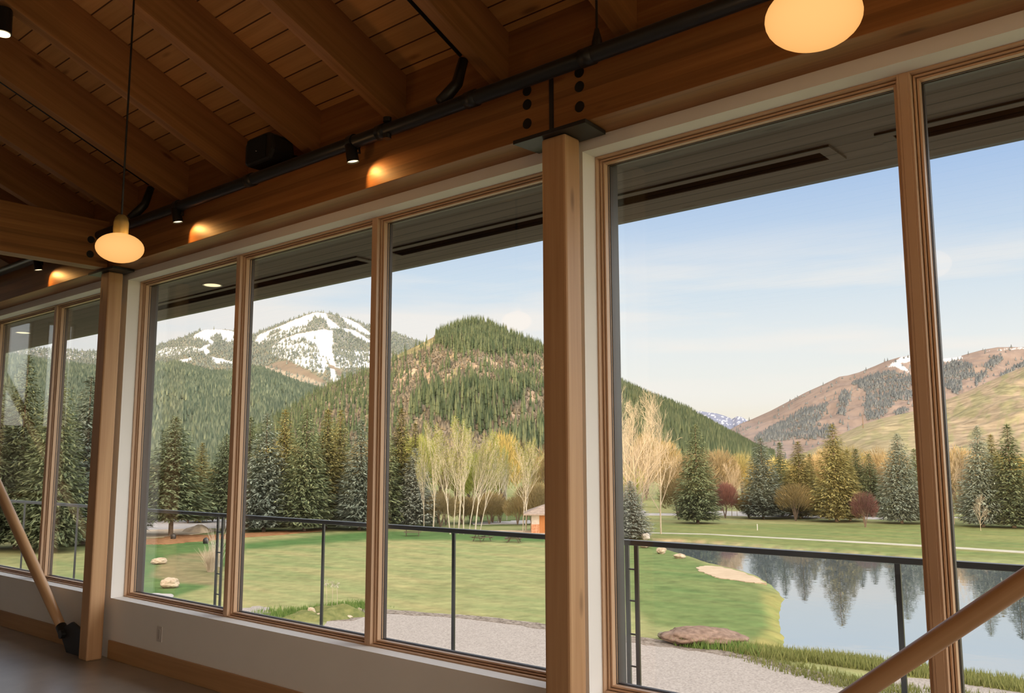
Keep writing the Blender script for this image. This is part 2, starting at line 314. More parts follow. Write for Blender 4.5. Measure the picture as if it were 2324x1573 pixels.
struct(sloped('ceiling', XL - .3, XR + .3, -4.5, 1.36, RD, .12, M_deck), 'pitched ceiling of pine decking boards')
o = MB().box(-(XR - XL) / 2 - .3, (XR - XL) / 2 + .3, 0, 5.6, 0, .12).build('ceiling_back', M_deck, local=True)
o.location = ((XL + XR) / 2, -9.6, deck_z(-4.5) - 5.1 * SL); o.rotation_euler = (math.atan2(5.1 * SL, 5.1), 0, 0); struct(o, 'rear slope of the board ceiling')
struct(MB().box(XL, XR, .12, .165, 3.52, 4.03).build('trim_1', M_beam), 'fir blocking board between the rafter ends')
for nm, a, b_, lb in (('baseboard_left', XL, -7.415, 'fir baseboard left of the far post'), ('baseboard_center', -7.265, -2.64, 'fir baseboard below the middle windows'), ('baseboard_right', -2.49, XR, 'fir baseboard right of the middle post')):
    struct(MB().box(a, b_, -.017, 0, 0, .142).build(nm, M_base, bevel=.003), lb)

# windows
def frame_ring(mb, x0, x1, z0, z1, inset, y0, y1, wd):
    a, b, c, d = x0 + inset, x1 - inset, z0 + inset, z1 - inset
    mb.box(a, a + wd, y0, y1, c, d); mb.box(b - wd, b, y0, y1, c, d); mb.box(a + wd, b - wd, y0, y1, c, c + wd); mb.box(a + wd, b - wd, y0, y1, d - wd, d)
for k, (a, b) in enumerate(OP):
    t = thing('window_%d' % (k + 1), None, None, ((a + b) / 2, .18, ZS)); t['kind'] = 'structure'
    t['label'] = ['far left window bay of fir framed panes', 'middle window bay of three fir framed panes', 'right window bay of fir framed panes'][k]
    dx = (k - 1) * PER
    mull = [(-5.80 + dx, -5.766 + dx), (-4.2485 + dx, -4.2145 + dx)]
    panes = [(a, mull[0][0] + .0), (mull[0][1], mull[1][0]), (mull[1][1], b)]
    fr = MB()
    for i, (p, q) in enumerate(panes):
        # stepped profile around each pane
        frame_ring(fr, p, q, ZS, ZH, 0, .108, .19, .009)
        frame_ring(fr, p, q, ZS, ZH, .012, .134, .19, .008)
        frame_ring(fr, p, q, ZS, ZH, .023, .145, .19, .0095)
    fr.build('window_frame', M_frx, t, bevel=.0015)
    for i, (p, q) in enumerate(mull):
        MB().box(p, q, .107, .19, ZS, ZH).build('mullion', M_frx, t, bevel=.002)
    ex = MB()
    for i, (p, q) in enumerate(panes):
        frame_ring(ex, p, q, ZS, ZH, 0.0, .1905, .214, .036)
        frame_ring(ex, p, q, ZS, ZH, .029, .1755, .1795, .006)
    for p, q in mull: ex.box(p, q, .1905, .220, ZS, ZH)
    ex.box(a, a + .036, .214, .258, ZS, ZH); ex.box(b - .036, b, .214, .258, ZS, ZH)
    ex.build('exterior_frame', M_alu, t)
    for i, (p, q) in enumerate(panes):
        MB().box(p + .03, q - .03, .1800, .1870, ZS + .03, ZH - .03).build('glass_pane', M_glass, t)
for k, (y0, y1) in enumerate(((-4.6, -4.0), (-3.72, -1.2))):
    t = thing('window_%d' % (4 + k), None, None, (XL - .1, (y0 + y1) / 2, 2.3)); t['kind'] = 'structure'; t['label'] = ['narrow', 'wide'][k] + ' window in the left gable'
    fr = MB()
    for p in ((y0, y0 + .05, 2.3, 4.62), (y1 - .05, y1, 2.3, 4.62), (y0, y1, 2.3, 2.35), (y0, y1, 4.57, 4.62)): fr.box(XL - .12, XL - .04, *p)
    fr.build('window_frame', M_frx, t); MB().box(XL - .09, XL - .08, y0 + .05, y1 - .05, 2.35, 4.57).build('glass_pane', M_glass, t)

for k, (lab, bx) in enumerate((('tall unseen gable window added for daylight at the right end of the room', (XR + .06, XR + .12, -8.4, -.7, .5, 3.9)),), 1):  # window added out of view to bring daylight onto posts and jambs
    x0, x1, y0, y1, z0, z1 = bx; t = thing('window_%d' % (5 + k), None, None, ((x0 + x1) / 2, (y0 + y1) / 2, z0)); t['kind'] = 'structure'; t['label'] = lab; fr = MB()
    if k == 0:
        for i in range(5): xx = x0 + (x1 - x0 - .07) * i / 4; fr.box(xx, xx + .07, y0, y1, z0, z1)
        fr.box(x0, x1, y0, y1, z0, z0 + .07); fr.box(x0, x1, y0, y1, z1 - .07, z1)
    else:
        for i in range(5): yy = y0 + (y1 - y0 - .07) * i / 4; fr.box(x0, x1, yy, yy + .07, z0, z1)
        fr.box(x0, x1, y0, y1, z0, z0 + .07); fr.box(x0, x1, y0, y1, z1 - .07, z1)
    fr.build('window_frame', M_frx, t)
    (MB().box(x0 + .02, x1 - .02, y0 + .025, y0 + .033, z0 + .02, z1 - .02) if k == 0 else MB().box(x0 + .025, x0 + .033, y0 + .02, y1 - .02, z0 + .02, z1 - .02)).build('glass_pane', M_glass, t)

# ------------------------------------------------------------------ timber frame
CX = [-7.3400, -2.5653]; CW = .147
for i, x in enumerate(CX):
    o = MB().box(x - CW / 2, x + CW / 2, -.182, -.057, 0, 3.145).build('wood_post', M_post, bevel=.012)
    tag(o, ['square fir post at the left, beside the round brace with black shoe', 'large square fir post in the middle between the window bays'][i], 'post')
    t = thing('column_cap', ['black steel cap plate on the left post, under the cross tie beam', 'black steel cap plate and bolts on top of the middle post'][i], 'steel bracket', (x, -.12, 3.145))
    MB().prism([(x - .225, -.222), (x + .225, -.222), (x + .21, -.03), (x - .21, -.03)], 'z', 3.145, 3.166).build('cap_plate', M_steel, t, bevel=.002)
    MB().box(x - .011, x + .011, -.196, .12, 3.166, 3.52).build('knife_plate', M_steel, t)
    for dxx in (-.155, .172):
        for z in (3.247, 3.348, 3.421):
            MB().tube([(x + dxx, -.1945, z), (x + dxx, -.17, z)], .027, 20).build('bolt_plug', M_black, t)
    if i == 0:
        for z in (3.262, 3.384):
            MB().tube([(x + CW / 2 + .003, -.345, z), (x + CW / 2 - .02, -.345, z)], .030, 18).build('bolt_plug', M_black, t)
ends = [XL, CX[0] - .011, CX[0] + .011, CX[1] - .011, CX[1] + .011, XR]
for i in range(3):
    o = MB().box(ends[2 * i], ends[2 * i + 1], -.19, .13, 3.168, 3.52).build('wall_beam', M_beam, bevel=.003)
    tag(o, ['glulam eave beam over the far left windows', 'long glulam eave beam with spotlights over the middle windows', 'glulam eave beam behind the large pendant at the right'][i], 'beam')
o = MB().box(CX[0] - CW / 2, CX[0] + CW / 2, -4.6, -.197, 3.168, 3.565).build('tie_beam', M_beamy, bevel=.003)
tag(o, 'glulam cross tie beam running into the room above the left post', 'beam')
RX = dict(V=-10.13, W=-9.265, X=-8.404, Y=-7.543, Z=-6.678, A=-5.810, B=-4.925, C=-4.055, D=-3.199, E=-2.342)
RLAB = dict(V='short fir rafter end far left, seen lowest under the cross tie beam', W='fir rafter stub seen just below the cross tie beam at far left', X='fir rafter cut off from view by the cross tie beam',
            Y='fir rafter passing behind the small pendant holder', Z='fir rafter with thin black conduit and small black box on its edge', A='fir rafter ending just left of the black loudspeaker',
            B='fir rafter ending just right of the black loudspeaker', C='fir rafter ending at the pipe coupling above the middle spotlight', D='fir rafter with a thick black conduit along its edge left of the bolted joint',
            E='fir rafter by the thin vertical hanger rod near the top edge')
for k, x in RX.items():
    o = sloped('rafter', x, x + RW, -4.45, .119, 0, RD * math.cos(ang) - .001, M_raft, bevel=.003)
    tag(o, RLAB[k], 'rafter')
# round braces
def brace(p, q, r0, lab, bow=.1):
    p, q = Vector(p), Vector(q); Ln = (q - p).length; n = 14; pts, rr = [], []
    for i in range(n + 1):
        t = i / n; pts.append((0, 0, Ln * t)); e = min(t, 1 - t); rr.append(r0 * (.80 + .20 * min(1, e / .12)))
    o = MB().tube(pts, rr, 28).build('round_brace', M_pole, local=True, smooth=True)
    o.location = p; o.rotation_euler = (q - p).to_track_quat('Z', 'Y').to_euler(); tag(o, lab, 'brace'); return o
b1a, b1b = Vector((-7.898, -.12, .185)), Vector((-9.413, -.12, 1.262)); d1 = (b1b - b1a).normalized()
brace(b1a + d1 * .02, b1a + d1 * 4.9, .047, 'round fir brace leaning left from the black shoe by the far post')
b2a, b2b = Vector((-1.238, -.12, .709)), Vector((-.665, -.12, 1.158)); d2 = (b2b - b2a).normalized()
brace(b2a - d2 * .95, b2a + d2 * 3.7, .0365, 'round fir brace crossing the lower right corner over the pond')
for i, (bx, sgn, bb, dd) in enumerate(((CX[0] - CW / 2, -1, b1a, d1), (CX[1] + CW / 2, 1, b2a - d2 * .95, d2))):
    t = thing('brace_shoe', ['black steel shoe plate holding the left brace at the floor', 'black steel shoe plate at the foot of the right brace'][i], 'steel bracket', (bx, -.12, 0))
    s_ = sgn
    MB().prism([(bx, .0), (bx + s_ * .34, 0), (bx + s_ * .46, .12), (bx + s_ * .40, .20), (bx + s_ * .27, .25), (bx, .19)][::s_], 'y', -.131, -.109).build('gusset_plate', M_steel, t, bevel=.002)
    m_ = MB(); e = bb - dd * .02
    m_.tube([e - dd * .07, e + dd * .03], [.046, .043], 20)
    m_.build('end_cap', M_black, t, bevel=.002)
    pn = MB(); pn.tube([Vector((bx + s_ * .40, -.165, .14)), Vector((bx + s_ * .40, -.075, .14))], .035, 16); pn.build('pin', M_black, t)

# ------------------------------------------------------------------ pipe rail, spotlights, conduits, speaker, pendants
PY, PZ, PR = -.28, 3.432, .038
t = thing('lighting_pipe', 'long black pipe carrying the spotlights along the eave beam', 'pipe', (-4, PY, PZ))
MB().tube([(XL + .1, PY, PZ), (XR - .1, PY, PZ)], PR, 20).build('pipe', M_black, t, smooth=True)
for x in (-3.72, -5.05, -3.02, -2.28, -6.9):
    MB().tube([(x - .035, PY, PZ), (x + .035, PY, PZ)], PR + .006, 20).build('coupling', M_black, t, smooth=True)
for z in (PZ + .05, PZ - .05): MB().tube([(-3.66, PY - .02, z - .012), (-3.66, PY - .02, z + .012)], .024, 14).build('coupling_screw', M_black, t)
# hanger by rafter E
hz = at_y(1355, 95, PY).z
t = thing('pipe_hanger', 'thin black rod with clamp hanging the pipe right of the bolted joint', 'hanger', (at_y(1355, 95, PY).x, PY, PZ))
hx = at_y(1355, 95, PY).x
MB().tube([(hx, PY, PZ + .10), (hx, PY, deck_z(PY))], .006, 8).build('rod', M_black, t)
MB().tube([(hx, PY, PZ + .01), (hx, PY, PZ + .06), (hx, PY, PZ + .12)], [.028, .024, .010], 12).build('clamp', M_black, t)
# conduits along rafters D and Z
def conduit(x, y0, lab, r, box=None):
    zb = lambda y: ZR0 - y * SL
    t = thing('conduit', lab, 'conduit', (x - r, y0, zb(y0)))
    MB().tube([(x - r, y0, zb(y0) - .0), (x - r, -4.3, zb(-4.3) - .0)], r, 10).build('tube', M_black, t, smooth=True)
    MB().tube([(x - r, y0 + .02, zb(y0) - .02), (x - r * 1.2, (y0 + PY) / 2 + .03, (zb(y0) + PZ) / 2), (x - .05, PY, PZ + .045)], [.028, .032, .036], 12).build('elbow', M_black, t, smooth=True)
    if box:
        y = box; MB().box(x - .05, x + .0, y - .05, y + .05, zb(y) - .015, zb(y) + .055).build('junction_box', M_black, t, bevel=.004)
conduit(RX['D'], -.17, 'thick black conduit climbing the rafter left of the bolted beam joint', .011)
conduit(RX['Z'], -.17, 'thin black conduit climbing the rafter behind the small pendant cord', .006, box=-1.62)
# spotlights on the pipe
def spotlight(x, aimx, lab, on_pipe=True, base=None):
    z0 = PZ - .005
    t = thing('spotlight', lab, 'spotlight', (x, PY - .0, z0), group='spotlights on the black pipe')
    c = Vector((x, PY - .01, PZ - .06)); d = Vector((.012, .022, -.14)).normalized()
    MB().tube([(x - .022, PY, PZ), (x + .022, PY, PZ)], PR + .009, 18).build('clamp', M_black, t)
    MB().tube([(x + .03, PY + .015, PZ - .02), (x + .045, PY + .015, PZ - .07), c], .009, 8).build('yoke', M_black, t)
    e = c + d * .062
    m_ = MB(); m_.tube([c - d * .05, c - d * .042, e], [.024, .034, .036], 24, cap=False); k = len(m_.v); m_.v.append(tuple(c - d * .05)); m_.f += [(k, (i + 1) % 24, i) for i in range(24)]
    m_.build('housing', M_black, t, smooth=True)
    MB().tube([e - d * .012, e - d * .008], .0325, 24).build('lens', M_lens, t)
    ld = bpy.data.lights.new('spot_light', 'SPOT'); lo = bpy.data.objects.new('spot_light', ld); COL.objects.link(lo)
    ld.energy = 5; ld.color = (1, .50, .14); ld.spot_size = math.radians(96); ld.spot_blend = .8; ld.shadow_soft_size = 0.01
    lo.parent = t; lo.location = e + d * .012 - Vector(t.location); tgt = Vector((x + aimx + .06, -.19, 3.16)); lo.rotation_euler = (e - tgt).to_track_quat('Z', 'Y').to_euler()
    return t
spotlight(-3.985, .14, 'spotlight on the pipe right of the loudspeaker')
spotlight(-5.99, .10, 'spotlight on the pipe just right of the small pendant')
spotlight(-8.47, .10, 'far left spotlight below the cross tie beam')
# ceiling spotlight at the upper left edge
t = thing('spotlight', 'black ceiling spotlight cut by the upper left edge of the photo', 'spotlight', (-5.81, -1.615, 4.375))
c = Vector((-5.80, -1.60, 4.370)); d = Vector((.03, -.0, -1)).normalized()
MB().tube([c, c + d * .16], [.05, .052], 24).build('housing', M_black, t, smooth=False); MB().tube([c + d * .161, c + d * .166], .044, 24).build('lens', M_lens, t)
# loudspeaker
sp = at_y(612, 345, -.12)
t = thing('loudspeaker', 'black loudspeaker tucked between two rafters above the pipe', 'loudspeaker', (sp.x, sp.y, sp.z))
m_ = MB(); m_.prism([(-.17, -.075), (-.14, -.10), (.13, -.10), (.17, -.04), (.15, .07), (.10, .10), (-.13, .10), (-.17, .06)], 'y', -.09, .09)
m_.v = [(sp.x + x, sp.y + y, sp.z + z) for x, y, z in m_.v]; m_.build('cabinet', M_black, t, bevel=.02)
MB().box(sp.x - .13, sp.x + .09, sp.y - .095, sp.y - .0905, sp.z - .08, sp.z + .08).build('grille', mat('speaker_grille', (.008, .008, .009), .8), t)
MB().tube([(sp.x + .02, sp.y + .09, sp.z), (sp.x + .02, .12, sp.z + .01)], .018, 10).build('bracket', M_black, t)
MB().lathe([(0, 0), (.004, 0), (.004, .003), (0, .003)], (sp.x - .01, sp.y - .1, sp.z - .02), 8).build('badge', M_plate, t)
# pendants
def pendant(c, lab, power, k=1.0):
    c = Vector(c); t = thing('pendant_lamp', lab, 'pendant lamp', c, group=None)
    R, H = .118 * k, .076 * k; n = 18
    prof = [(R * math.sin(math.pi * i / n), -H * math.cos(math.pi * i / n)) for i in range(n + 1)]
    prof = [(max(r, .0005), z) for r, z in prof]
    MB().lathe(prof, c, 48).build('globe', M_globe, t, origin=c, smooth=True)
    MB().lathe([(.001, .176 * k), (.018, .176 * k), (.031, .160 * k), (.037, .135 * k), (.037, .072 * k)], c, 28).build('lamp_holder', M_brass, t, smooth=True)
    zt = deck_z(c.y)
    MB().tube([c + Vector((0, 0, .174 * k)), (c.x, c.y, zt)], .0055, 8).build('cord', M_black, t)
    MB().tube([(c.x, c.y, zt - .03), (c.x, c.y, zt + .03)], .05, 20).build('ceiling_rose', M_black, t)
    for i in range(4):   # globe's light split over added points to soften the holder's shadow
        ld = bpy.data.lights.new('globe_light', 'POINT'); lo = bpy.data.objects.new('globe_light', ld); COL.objects.link(lo); a_ = i * math.pi / 2 + .4
        ld.energy = power / 4; ld.color = WARM; ld.shadow_soft_size = 0.0; lo.parent = t; lo.location = (.08 * k * math.cos(a_), .08 * k * math.sin(a_), (-.02 if i % 2 else .015) * k)
    return t
pendant(at_y(272, 563, -1.41), 'small pendant lamp with glowing oval globe in front of the left post', 25)
c2_ = at_y(1846, 39, -1.41)
pendant(c2_, 'large pendant globe cut by the top edge above the right window', 25)
# the row goes on outside the photo; one of these shows as a pale oval reflected in the right window
_p3 = CAMPOS + ray(2103, 601) * 8.4; _p3.y = .372 - _p3.y
pendant(_p3, 'larger pendant lamp seen only as an oval reflection in the right window', 25, 1.85)
for i, (x, y, z) in enumerate(((4.4, -1.41, 2.665),)):
    pendant((x, y, z), 'pendant lamp of the same kind deeper in the room', 25)['group'] = 'pendant lamps outside the frame'
# wall plate
t = thing('wall_outlet', 'pale electrical plate on the wall above the baseboard', 'outlet', (-6.48, 0, .225))
MB().box(-6.517, -6.443, -.006, 0, .224, .336).build('cover_plate', M_plate, t, bevel=.002)
MB().box(-6.494, -6.466, -.0085, -.006, .245, .315).build('receptacle', mat('receptacle', (.50, .47, .44), .4), t, bevel=.001)

# timber bar counter at the far left end, seen only as a reflection in the left panes
t = thing('bar_counter', 'timber topped bar counter reflected faintly in the far left pane', 'counter', (-18.3, -4.2, 0))
MB().box(-18.9, -17.95, -7.0, -1.6, .92, 1.02).build('countertop', M_base, t, bevel=.008)
MB().box(-18.8, -18.1, -6.9, -1.7, 0, .92).build('front', noisy('counter_stone', (.30, .26, .22), (.46, .41, .36), 3), t)
for i, y in enumerate((-3.4, -2.75, -2.1)): MB().box(-18.11, -18.085, y - .25, y + .25, .1, .82).build('panel', M_alu, t, bevel=.003)

# ------------------------------------------------------------------ eave and balcony
struct(MB().box(XL, XR, .262, 1.373, 3.15, 3.17).build('eave_soffit', M_soff, origin=(0, .262, 3.15)), 'dark board soffit outside the windows')
struct(MB().box(XL, XR, 1.373, 1.42, 3.15, 3.40).build('eave_fascia', M_alu), 'dark fascia at the eave edge')
struct(MB().box(XL, XR, .262, .30, 3.17, 3.9).build('wall_outside', M_soff), 'outer wall above the windows')
for i, (a, b, lab) in enumerate(((-9.02, -5.30, 'long dark slot fixture under the eave outside the left panes'), (-5.06, -1.585, 'long dark slot fixture under the eave above the middle panes'), (-1.36, 2.2, 'dark slot fixture under the eave at the upper right corner'))):
    t = thing('eave_fixture', lab, 'light fixture', ((a + b) / 2, .95, 3.138))
    m_ = MB(); m_.box(a, b, .835, .895, 3.138, 3.15); m_.box(a, b, 1.03, 1.085, 3.138, 3.15); m_.box(a, a + .07, .895, 1.03, 3.138, 3.15); m_.box(b - .07, b, .895, 1.03, 3.138, 3.15)
    m_.build('surround', M_soff, t); MB().box(a + .07, b - .07, .895, 1.03, 3.144, 3.1495).build('slot', M_slot, t)
for i, q in enumerate(((482, 647), (52, 755))):
    p = at_z(*q, 3.149); t = thing('downlight', ['glowing round downlight in the soffit beyond the left middle pane', 'glowing downlight in the soffit seen in the far left pane'][i], 'downlight', p)
    MB().lathe([(.072, 0), (.085, -.004), (.085, .0008)], p, 28).build('trim_ring', M_plate, t); MB().lathe([(.0005, -.002), (.072, -.002)], p, 28).build('lens', M_dl, t)
struct(MB().box(XL, XR, .262, 1.62, -.12, .09).build('balcony_floor', noisy('deck_concrete', (.38, .37, .36), (.46, .45, .44), 2)), 'balcony floor slab outside the windows')
RT = 1.048
t = thing('balcony_railing', 'black steel balcony railing with thin posts outside the windows', 'railing', (-4, 1.5, .09))
MB().box(XL, XR, 1.475, 1.525, RT - .034, RT).build('top_rail', M_rail, t, bevel=.004)
for x in (-16.4, -14.7, -13.07, -11.43, -9.82, -8.21, -8.12, -6.486, -4.87, -3.283, -3.212, -1.576, .06, 1.70, 1.78):
    MB().box(x - .0145, x + .0145, 1.493, 1.507, .09, RT - .034).build('post', M_rail, t)
    MB().box(x - .05, x + .05, 1.45, 1.55, .09, .102).build('foot_plate', M_rail, t)
for x in (-8.165, -3.2475):
    for z in (.25, .45, .66, .86): MB().tube([(x - .03, 1.5, z), (x + .03, 1.5, z)], .006, 8).build('tie_bolt', M_rail, t)


# ================================================================== OUTDOORS
ZG, ZWA = -6.45, -6.75
rng = np.random.default_rng(7); random.seed(11)
G = lambda px, py: at_z(px, py, ZG)
R_np, U_np, F_np, C_np = (np.array(v) for v in (_r2, _u2, _fw, CAMPOS))
def proj_np(P):
    d = P - C_np; w = d @ F_np; w = np.where(np.abs(w) < 1e-6, 1e-6, w)
    return PW / 2 + PF * (d @ R_np) / w, PHT / 2 - PF * (d @ U_np) / w
def inpoly(px, py, poly):
    r = np.zeros(px.shape, bool); n = len(poly); j = n - 1
    for i in range(n):
        xi, yi = poly[i]; xj, yj = poly[j]
        c = ((yi > py) != (yj > py)) & (px < (xj - xi) * (py - yi) / (yj - yi + 1e-12) + xi); r ^= c; j = i
    return r
def fbm(x, y, z=0.0, s=1.0, o=4):
    return noise.fractal(Vector((x * s, y * s, z)), 1.0, 2.0, o)
def dens(poly, n=6, jit=0.0, seed=0):
    """closed outline with extra points and a little irregularity"""
    rr = random.Random(seed); out = []
    for i in range(len(poly)):
        a, b = Vector(poly[i]), Vector(poly[(i + 1) % len(poly)])
        for k in range(n):
            p = a.lerp(b, k / n)
            if jit: p = p + Vector((rr.uniform(-jit, jit), rr.uniform(-jit, jit)))
            out.append(p)
    return out

# ---- pond outline on the ground, from the shore line
SHORE = [(1478, 1229), (1492, 1236), (1519, 1251), (1561, 1263), (1600, 1277), (1634, 1286), (1680, 1297), (1716, 1309), (1745, 1325), (1766, 1342), (1776, 1360), (1774, 1380), (1767, 1402), (1768, 1425), (1780, 1452), (1783, 1478),
         (1851, 1486), (1923, 1495), (1996, 1506), (2120, 1523), (2176, 1530), (2324, 1551), (2600, 1580), (2900, 1560), (2900, 1350), (2500, 1306), (2324, 1291), (2200, 1281), (2098, 1273), (1969, 1261), (1850, 1252), (1700, 1241), (1600, 1233), (1540, 1229)]
pond = [at_z(x, y, ZWA).to_2d() for x, y in SHORE]
pond_np = [(p.x, p.y) for p in dens(pond, 4, .12, 3)]
def seg_dist(x, y, poly):
    d = np.full(x.shape, 1e9); n = len(poly)
    for i in range(n):
        ax, ay = poly[i]; bx, by = poly[(i + 1) % n]; vx, vy = bx - ax, by - ay; L2 = vx * vx + vy * vy + 1e-9
        t = np.clip(((x - ax) * vx + (y - ay) * vy) / L2, 0, 1); d = np.minimum(d, np.hypot(x - ax - t * vx, y - ay - t * vy))
    return d
# ---- ground: polar sheet around the lodge
na, nr = 420, 300
az = np.radians(np.linspace(-14, 84, na)); rad = np.geomspace(9, 420, nr)
A, Rr = np.meshgrid(az, rad, indexing='ij'); gx = -np.sin(A) * Rr; gy = -PD + np.cos(A) * Rr
sd_ = seg_dist(gx, gy, pond_np); ins = inpoly(gx, gy, pond_np); sdist = np.where(ins, -sd_, sd_)
gz = np.full(gx.shape, ZG)
near = np.clip((12 - Rr) / 3, 0, 1)
bank = np.clip(sdist / 1.2, -1, 1)
gz = np.where(sdist < 1.2, ZG - .30 * (1 - np.clip(sdist, 0, 1.2) / 1.2) ** 2 - np.where(ins, np.clip(sd_, 0, 2) * .5, 0), gz)
und = np.array([[fbm(x, y, 0, .05, 3) for x, y in zip(ra, rb)] for ra, rb in zip(gx[::6, ::6], gy[::6, ::6])])
und = np.kron(und, np.ones((6, 6)))[:na, :nr]
gz += np.where(sdist > 1.5, und * .05, 0)
def grid_obj(name, X, Y, Z, m, col=None, smooth=True):
    a, b = X.shape; v = np.stack([X, Y, Z], -1).reshape(-1, 3); i = np.arange(a * b).reshape(a, b)
    f = np.stack([i[:-1, :-1], i[:-1, 1:], i[1:, 1:], i[1:, :-1]], -1).reshape(-1, 4)
    me = bpy.data.meshes.new(name); me.vertices.add(len(v)); me.vertices.foreach_set('co', v.ravel().astype(np.float32))
    me.loops.add(f.size); me.loops.foreach_set('vertex_index', f.ravel().astype(np.int32)); me.polygons.add(len(f))
    me.polygons.foreach_set('loop_start', np.arange(0, f.size, 4, dtype=np.int32)); me.polygons.foreach_set('loop_total', np.full(len(f), 4, np.int32))
    me.update(calc_edges=True)
    if col is not None:
        ca = me.color_attributes.new('Col', 'FLOAT_COLOR', 'POINT'); c4 = np.ones((len(v), 4), np.float32); c4[:, :3] = col.reshape(-1, 3); ca.data.foreach_set('color', c4.ravel())
    me.materials.append(m)
    if smooth: me.shade_smooth()
    o = bpy.data.objects.new(name, me); COL.objects.link(o); return o
# turf colours: yellowed fairway, greener rough, brown pond margin (albedo patches of the turf itself)
gpx, gpy = proj_np(np.stack([gx, gy, gz], -1))
c_fair, c_green, c_deep, c_dry = np.array([.215, .215, .100]), np.array([.115, .148, .056]), np.array([.070, .125, .042]), np.array([.22, .185, .10])
gcol = np.broadcast_to(c_fair, gx.shape + (3,)).copy()
def blendpoly(col, poly, c, soft):
    dd = seg_dist(gpx, gpy * 2.0, [(x, y * 2.0) for x, y in poly]); i_ = inpoly(gpx, gpy, poly); s_ = np.where(i_, dd, -dd)
    wgt = np.clip(s_ / soft + .5, 0, 1)[..., None]; return col * (1 - wgt) + np.array(c) * wgt
FRONT = (gpy > 1090)
ncell = np.array([[fbm(x, y, 3, .12, 4) for x, y in zip(ra, rb)] for ra, rb in zip(gx[::3, ::3], gy[::3, ::3])]); ncell = np.kron(ncell, np.ones((3, 3)))[:na, :nr]
gcol = gcol * (1 + .0 * ncell[..., None]) + (c_green - c_fair) * np.clip(ncell * .5 - .02, 0, .5)[..., None]
gcol = blendpoly(gcol, [(240, 1225), (560, 1232), (840, 1205), (1240, 1208), (1240, 1232), (1000, 1226), (840, 1226), (560, 1247), (500, 1300), (480, 1330), (240, 1400)], c_deep, 14)
gcol = blendpoly(gcol, [(380, 1262), (500, 1250), (510, 1330), (400, 1322), (340, 1308)], c_dry * .85, 16)
gcol = blendpoly(gcol, [(1380, 1225), (1480, 1228), (1770, 1345), (1780, 1470), (1600, 1440), (1480, 1420), (1380, 1330)], c_green * 1.05, 30)
gcol = blendpoly(gcol, [(1730, 1345), (1790, 1350), (1790, 1490), (1700, 1470), (1745, 1420)], [.215, .205, .075], 26)
gcol = blendpoly(gcol, [(1480, 1190), (2700, 1190), (2700, 1290), (2098, 1262), (1700, 1232), (1480, 1222)], [.145, .16, .06], 10)
gcol = blendpoly(gcol, [(1480, 1222), (1700, 1236), (2098, 1268), (2400, 1296), (2400, 1306), (2098, 1280), (1700, 1246), (1480, 1230)], [.34, .25, .15], 8)
gcol = blendpoly(gcol, [(1050, 1150), (1240, 1150), (1240, 1192), (1060, 1195)], c_green * .7, 10)
def turf_mat():
    m = attr_mat('turf', .95, .05, .9, .30); n, l, b = nl(m)
    t = n.new('ShaderNodeTexCoord'); mp = n.new('ShaderNodeMapping'); mp.inputs['Rotation'].default_value = (0, 0, .72); mp.inputs['Scale'].default_value = (.09, .45, 1); l.new(t.outputs['Object'], mp.inputs[0])
    nz_ = n.new('ShaderNodeTexNoise'); nz_.inputs['Scale'].default_value = 1.0; nz_.inputs['Detail'].default_value = 5; l.new(mp.outputs[0], nz_.inputs['Vector'])
    mr_ = n.new('ShaderNodeMapRange'); mr_.inputs['From Min'].default_value = .30; mr_.inputs['From Max'].default_value = .72; l.new(nz_.outputs['Fac'], mr_.inputs['Value'])
    src = b.inputs['Base Color'].links[0].from_socket; mm = n.new('ShaderNodeMixRGB'); mm.blend_type = 'MULTIPLY'; mm.inputs['Fac'].default_value = 1; l.new(src, mm.inputs['Color1'])
    rp = n.new('ShaderNodeMixRGB'); l.new(mr_.outputs[0], rp.inputs['Fac']); rp.inputs['Color1'].default_value = (.74, .90, .80, 1); rp.inputs['Color2'].default_value = (1.16, 1.06, 1.05, 1); l.new(rp.outputs[0], mm.inputs['Color2']); l.new(mm.outputs[0], b.inputs['Base Color']); return m
struct(grid_obj('ground_lawn', gx, gy, gz, turf_mat(), gcol), 'wide golf lawn around the pond')
# ---- water
def flat_poly(name, pts2, z, m, lip=0.0):
    bm = bmesh.new(); vs = [bm.verts.new((p[0], p[1], z)) for p in pts2]; f = bm.faces.new(vs)
    bmesh.ops.triangulate(bm, faces=[f]); me = bpy.data.meshes.new(name); bm.to_mesh(me); bm.free(); me.materials.append(m)
    o = bpy.data.objects.new(name, me); COL.objects.link(o); return o
def water_mat():
    m = bpy.data.materials.new('pond_water'); m.use_nodes = True; n = m.node_tree.nodes; l = m.node_tree.links; b = n['Principled BSDF']
    b.inputs['Base Color'].default_value = (.03, .045, .045, 1); b.inputs['Roughness'].default_value = .5
    gl_ = n.new('ShaderNodeBsdfGlossy'); gl_.inputs['Roughness'].default_value = .012; gl_.inputs['Color'].default_value = (.97, .98, 1, 1)
    lw = n.new('ShaderNodeLayerWeight'); lw.inputs['Blend'].default_value = .96; mx = n.new('ShaderNodeMixShader')
    l.new(lw.outputs['Fresnel'], mx.inputs[0]); l.new(b.outputs[0], mx.inputs[1]); l.new(gl_.outputs[0], mx.inputs[2]); l.new(mx.outputs[0], n['Material Output'].inputs['Surface'])
    t = n.new('ShaderNodeTexCoord'); nz_ = n.new('ShaderNodeTexNoise'); nz_.inputs['Scale'].default_value = .9; nz_.inputs['Detail'].default_value = 3; l.new(t.outputs['Object'], nz_.inputs['Vector'])
    bp = n.new('ShaderNodeBump'); bp.inputs['Strength'].default_value = .10; bp.inputs['Distance'].default_value = .04; l.new(nz_.outputs['Fac'], bp.inputs['Height']); l.new(bp.outputs[0], gl_.inputs['Normal']); return m
